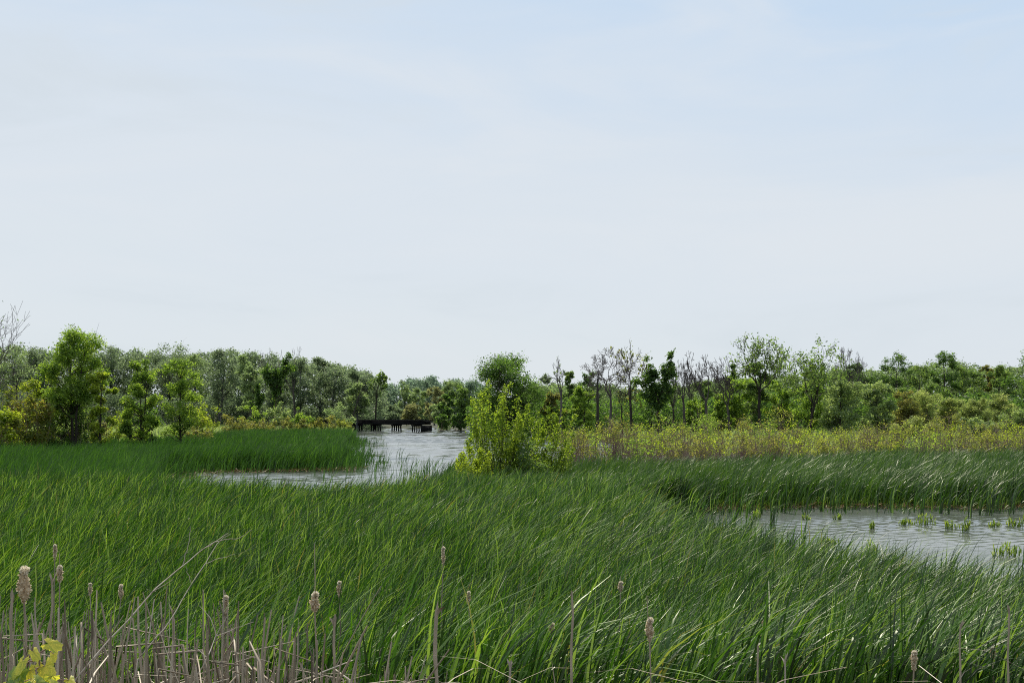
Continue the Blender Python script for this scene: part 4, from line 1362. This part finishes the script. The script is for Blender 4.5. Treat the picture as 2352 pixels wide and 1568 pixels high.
    tubes(o, [(np.array([(.03, 0, .7 * H), (.5, 0, .78 * H), (.75, .1, .80 * H)]), np.array([.06, .04, .02])), (np.array([(.03, 0, .55 * H), (-.4, 0, .6 * H), (-.5, .1, .61 * H)]), np.array([.06, .04, .02]))], 5)
    tag(o.build('dead_pole', M['bark'], None, True, (x, d, g0)), 'straight branchless dead trunk like a pole left of the bare forked tree', 'dead tree', RW)
    # golden and russet bushes at the right edge of the wood
    for i, (px, top, w, d, pal, lab) in enumerate((
            (2080, 905, 56, 175, 'olive', 'brownish bush at the left end of the golden bushes'), (2128, 900, 76, 180, 'willow', 'olive bush second along the golden bushes'),
            (2178, 916, 76, 165, 'willow', 'golden green bush in front of the olive one'), (2236, 924, 76, 160, 'willow', 'golden bush in the middle of the right side'),
            (2300, 908, 66, 165, 'willow', 'golden bush left of the tall dark tree at the right edge'), (2340, 945, 80, 150, 'grey', 'grey-green bush at the right edge under the tall dark tree'),
            (2250, 962, 90, 140, 'grey', 'low grey-green bush under the golden ones'), (2098, 962, 100, 135, 'willow', 'low yellow bush below the brownish one'))):
        T('shrub', 'shrub', px, top, w, d, lab, 'golden bushes at the right edge of the wood', 190 + i, pal=pal, leaf=.12, per=150, K=70, stems=30)

    # ---- bush on the point
    P = 'bright bushes on the point beside the channel'
    spray_bush('tall bright yellow-green bush on the point beside the channel', P, 1145, 57.0, 200, 'bush', [
        (1086, 908, .34), (1108, 892, .3), (1122, 868, .26), (1150, 898, .36), (1172, 876, .28), (1190, 908, .34), (1075, 950, .42), (1110, 945, .55), (1150, 940, .6), (1192, 950, .5),
        (1212, 927, .3), (1090, 990, .5), (1130, 985, .6), (1172, 985, .6), (1072, 1005, .35), (1200, 995, .5), (1120, 1030, .5), (1165, 1030, .5)], .058, 1.5)
    spray_bush('lower bright green bush with four pointed shoots right of the tall one', P, 1245, 59.0, 201, 'bush', [
        (1222, 955, .4), (1236, 940, .34), (1262, 932, .3), (1278, 950, .32), (1296, 935, .26), (1304, 970, .3), (1245, 980, .55), (1275, 990, .5), (1225, 1000, .5), (1300, 1005, .4),
        (1255, 1025, .5), (1290, 1030, .45), (1225, 1040, .5), (1318, 1025, .35)], .056, 1.4)
    spray_bush('low golden yellow bush at the left foot of the tall one', P, 1098, 54.0, 202, 'yellow', [
        (1060, 1032, .38), (1080, 1022, .4), (1104, 1028, .42), (1126, 1034, .4), (1068, 1060, .42), (1096, 1055, .5), (1122, 1062, .45), (1050, 1050, .3)], .06, 1.7)
    T('shrub', 'shrub', 1200, 1012, 150, 57.5, 'dark green low bush at the right foot of the tall one', P, 203, pal='mid', leaf=.07, per=90, K=60, stems=24, low=.03)

    # ---- shrub belt behind the right reeds
    rng = np.random.default_rng(9)
    lab = 'yellow-green shrub with purple-brown twigs in the belt behind the right cattails'
    pals = ['belt', 'belt', 'olive', 'yellow', 'olive', 'bright', 'yellow']
    k = 0
    for row, (d0, n) in enumerate(((82, 24), (93, 24), (106, 24))):
        for i in range(n):
            px = 1285 + (i + rng.uniform(.1, .9)) * (1150 / n)
            d = d0 + rng.uniform(-4, 4) + 14 * smooth(1300, 2352, px) * .8
            top = 1002 - 14 * row - 14 * math.sin((px - 1300) / 190.0) ** 2 + rng.normal() * 11
            if 1380 < px < 1560 and row == 1:
                top -= 16
            if px > 2380:
                continue
            T('shrub', 'shrub', px, top, rng.uniform(56, 104), d, lab, 'shrub belt behind the right cattails', 1000 + k, pal=pals[rng.integers(0, 7)], leaf=.07 + .006 * row, per=int(rng.uniform(8, 24)), K=34, stems=30, low=.46)
            k += 1


def far_mass(name, label, px0, px1, d, tops, pal, seed, n, leaf, trunks=0, depth=25, rough=10):
    """woodland that reads as one mass behind the single trees"""
    rng = np.random.default_rng(seed)
    g = Geo()
    K = int((px1 - px0) / 1.1)
    px = rng.uniform(px0, px1, K)
    dd = d + rng.uniform(0, depth, K)
    def top_at(p):
        t = np.interp(p, [a for a, _ in tops], [b for _, b in tops])
        return t + rough * (np.abs(np.sin(p / 17.0 + seed)) * -1.0 + .5 * np.sin(p / 41.0 + 2 * seed) + .35 * np.sin(p / 7.3))
    T = top_at(px)
    Hh = CAMZ - (T - HOR) / FOC * dd
    z = Hh * (1 - rng.uniform(0, 1, K) ** 1.3 * 0.95)
    RC = rng.uniform(1.2, 2.6, K) * (d / 330) ** .5
    C = np.stack([(px - CXP) / FOC * dd, dd, z - RC * .6], 1)
    clump_leaves(g, C, RC, n / K, leaf, rng)
    m = n // 5
    px = rng.uniform(px0, px1, m)
    dd = d + rng.uniform(depth * .3, depth, m)
    T = top_at(px) + 6
    z = (CAMZ - (T - HOR) / FOC * dd) * rng.uniform(0, 1, m) ** .8
    pos = np.stack([(px - CXP) / FOC * dd, dd, z], 1)
    leaf_quads(g, pos, rng.normal(size=pos.shape) + np.array([0, -.4, .3]), leaf * 1.5, rng, rng.uniform(0, .5, m))
    tag(g.build(name, M['leaf_' + pal], None), label, 'woodland', None, 'stuff')


def woods():
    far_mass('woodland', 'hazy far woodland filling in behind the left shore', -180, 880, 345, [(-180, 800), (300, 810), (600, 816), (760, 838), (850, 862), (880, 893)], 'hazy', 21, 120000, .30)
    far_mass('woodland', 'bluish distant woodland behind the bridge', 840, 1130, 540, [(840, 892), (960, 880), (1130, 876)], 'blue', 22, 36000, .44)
    far_mass('woodland', 'green woodland filling in behind the right trees', 1180, 2540, 255, [(1180, 885), (1330, 880), (1420, 898), (1560, 885), (1700, 872), (1900, 860), (2050, 846), (2250, 842), (2540, 832)], 'soft', 23, 150000, .24)
    far_mass('undergrowth', 'pale green undergrowth under the trees of the left wood', -180, 862, 306, [(-180, 915), (500, 915), (862, 940)], 'shade', 24, 40000, .3, depth=14, rough=14)
    far_mass('undergrowth', 'green undergrowth under the trees of the right wood', 1080, 2540, 196, [(1080, 930), (1400, 925), (1800, 915), (2540, 925)], 'dark', 25, 70000, .22, depth=24, rough=18)


# ------------------------------------------------------------------ light, sky, camera
def light_and_sky():
    el, az = math.radians(60), math.radians(-14)      # azimuth from straight ahead, negative = to the left
    sun = bpy.data.lights.new('sun', 'SUN')
    sun.energy = 5.0
    sun.angle = math.radians(0.6)
    sun.color = (1.0, 0.95, 0.87)
    so = bpy.data.objects.new('sun', sun)
    COL.objects.link(so)
    dv = np.array([math.sin(az) * math.cos(el), math.cos(az) * math.cos(el), math.sin(el)])   # towards the sun
    from mathutils import Vector
    so.rotation_euler = Vector(dv).to_track_quat('Z', 'Y').to_euler()
    w = bpy.data.worlds.new('World')
    SC.world = w
    w.use_nodes = True
    nt = w.node_tree
    nt.nodes.clear()
    N, L = nt.nodes, nt.links
    out = N.new('ShaderNodeOutputWorld')
    bg = N.new('ShaderNodeBackground')
    bg.inputs['Strength'].default_value = 0.1
    sky = N.new('ShaderNodeTexSky')
    sky.sky_type = 'NISHITA'
    sky.sun_disc = False
    sky.sun_elevation = el
    sky.sun_rotation = az
    sky.air_density = 1.0
    sky.dust_density = 2.0
    sky.ozone_density = 1.5
    tc = N.new('ShaderNodeTexCoord')
    sp = N.new('ShaderNodeSeparateXYZ')
    L.new(tc.outputs['Generated'], sp.inputs[0])

    def mrange(v, a, b, c, d):
        m = N.new('ShaderNodeMapRange')
        m.interpolation_type = 'SMOOTHSTEP'
        for k, q in zip(('From Min', 'From Max', 'To Min', 'To Max'), (a, b, c, d)):
            m.inputs[k].default_value = q
        L.new(v, m.inputs['Value'])
        return m.outputs[0]

    def mix(f, a, b):
        m = N.new('ShaderNodeMix')
        m.data_type = 'RGBA'
        m.clamp_result = False
        if isinstance(f, float):
            m.inputs[0].default_value = f
        else:
            L.new(f, m.inputs[0])
        for i, q in ((6, a), (7, b)):
            if isinstance(q, tuple):
                m.inputs[i].default_value = (*q, 1)
            else:
                L.new(q, m.inputs[i])
        return m.outputs[2]

    def madd(op, a, b):
        m = N.new('ShaderNodeMath')
        m.operation = op
        for i, q in enumerate((a, b)):
            if isinstance(q, (int, float)):
                m.inputs[i].default_value = q
            else:
                L.new(q, m.inputs[i])
        return m.outputs[0]
    # thin high haze: layered veils, a little bluer high up and toward the right
    mp = N.new('ShaderNodeMapping')
    mp.inputs['Scale'].default_value = (1.0, 1.0, 5.0)
    L.new(tc.outputs['Generated'], mp.inputs[0])
    nz = N.new('ShaderNodeTexNoise')
    nz.inputs['Scale'].default_value = 2.2
    nz.inputs['Detail'].default_value = 4
    nz.inputs['Roughness'].default_value = 0.5
    L.new(mp.outputs[0], nz.inputs['Vector'])
    v = madd('ADD', sp.outputs['Z'], madd('MULTIPLY', madd('SUBTRACT', nz.outputs['Fac'], 0.5), 0.20))
    v = madd('ADD', v, madd('MULTIPLY', sp.outputs['X'], 0.10))
    S = 10.0      # the Background runs at strength 0.1
    low, midc, high = (7.4 * S / 10, 8.05 * S / 10, 8.5 * S / 10), (7.3 * S / 10, 7.95 * S / 10, 8.6 * S / 10), (5.9 * S / 10, 7.3 * S / 10, 8.95 * S / 10)
    haze = mix(mrange(v, 0.0, 0.16, 0, 1), low, midc)
    haze = mix(mrange(v, 0.19, 0.37, 0, 1), haze, high)
    n2 = N.new('ShaderNodeTexNoise')
    n2.inputs['Scale'].default_value = 3.0
    n2.inputs['Detail'].default_value = 6
    n2.inputs['Roughness'].default_value = 0.55
    n2.inputs['Distortion'].default_value = 0.6
    mp2 = N.new('ShaderNodeMapping')
    mp2.inputs['Scale'].default_value = (1.0, 1.0, 4.0)
    mp2.inputs['Rotation'].default_value = (0.0, 0.25, 0.4)
    L.new(tc.outputs['Generated'], mp2.inputs[0])
    L.new(mp2.outputs[0], n2.inputs['Vector'])
    veil = mrange(n2.outputs['Fac'], 0.44, 0.70, 0, 0.6)
    haze = mix(veil, haze, (7.75, 8.2, 8.65))
    shade = mrange(n2.outputs['Fac'], 0.28, 0.47, 0.8, 0)
    haze = mix(shade, haze, (6.8, 7.5, 8.1))
    # the hazy veil thins out overhead where the plain blue sky takes over
    f = mrange(sp.outputs['Z'], 0.48, 0.95, 0.93, 0.35)
    dim = N.new('ShaderNodeVectorMath')
    dim.operation = 'SCALE'
    dim.inputs['Scale'].default_value = 0.85
    L.new(sky.outputs[0], dim.inputs[0])
    col = mix(f, dim.outputs[0], haze)
    L.new(col, bg.inputs['Color'])
    L.new(bg.outputs[0], out.inputs[0])


def camera():
    c = bpy.data.cameras.new('camera')
    o = bpy.data.objects.new('camera', c)
    COL.objects.link(o)
    o.location = (0, 0, CAMZ)
    o.rotation_euler = (math.radians(90), 0, 0)
    c.sensor_width = 36
    c.lens = 36 * FOC / 2352.0
    c.shift_y = (HOR - 784.0) / 2352.0
    c.clip_start = 0.1
    c.clip_end = 20000
    SC.camera = o


build_setting()
near_reeds()
shore_reeds()
dry_canes()
foreground_things()
pool_plants()
bridge()
tree_list()
woods()
light_and_sky()
camera()
SC.view_settings.view_transform = 'Standard'
SC.view_settings.look = 'None'
SC.view_settings.exposure = 0
SC.cycles.use_denoising = False
SC.cycles.filter_width = 1.05
SC.cycles.max_bounces = 6
SC.cycles.transparent_max_bounces = 4
SC.cycles.caustics_reflective = False
SC.cycles.caustics_refractive = False
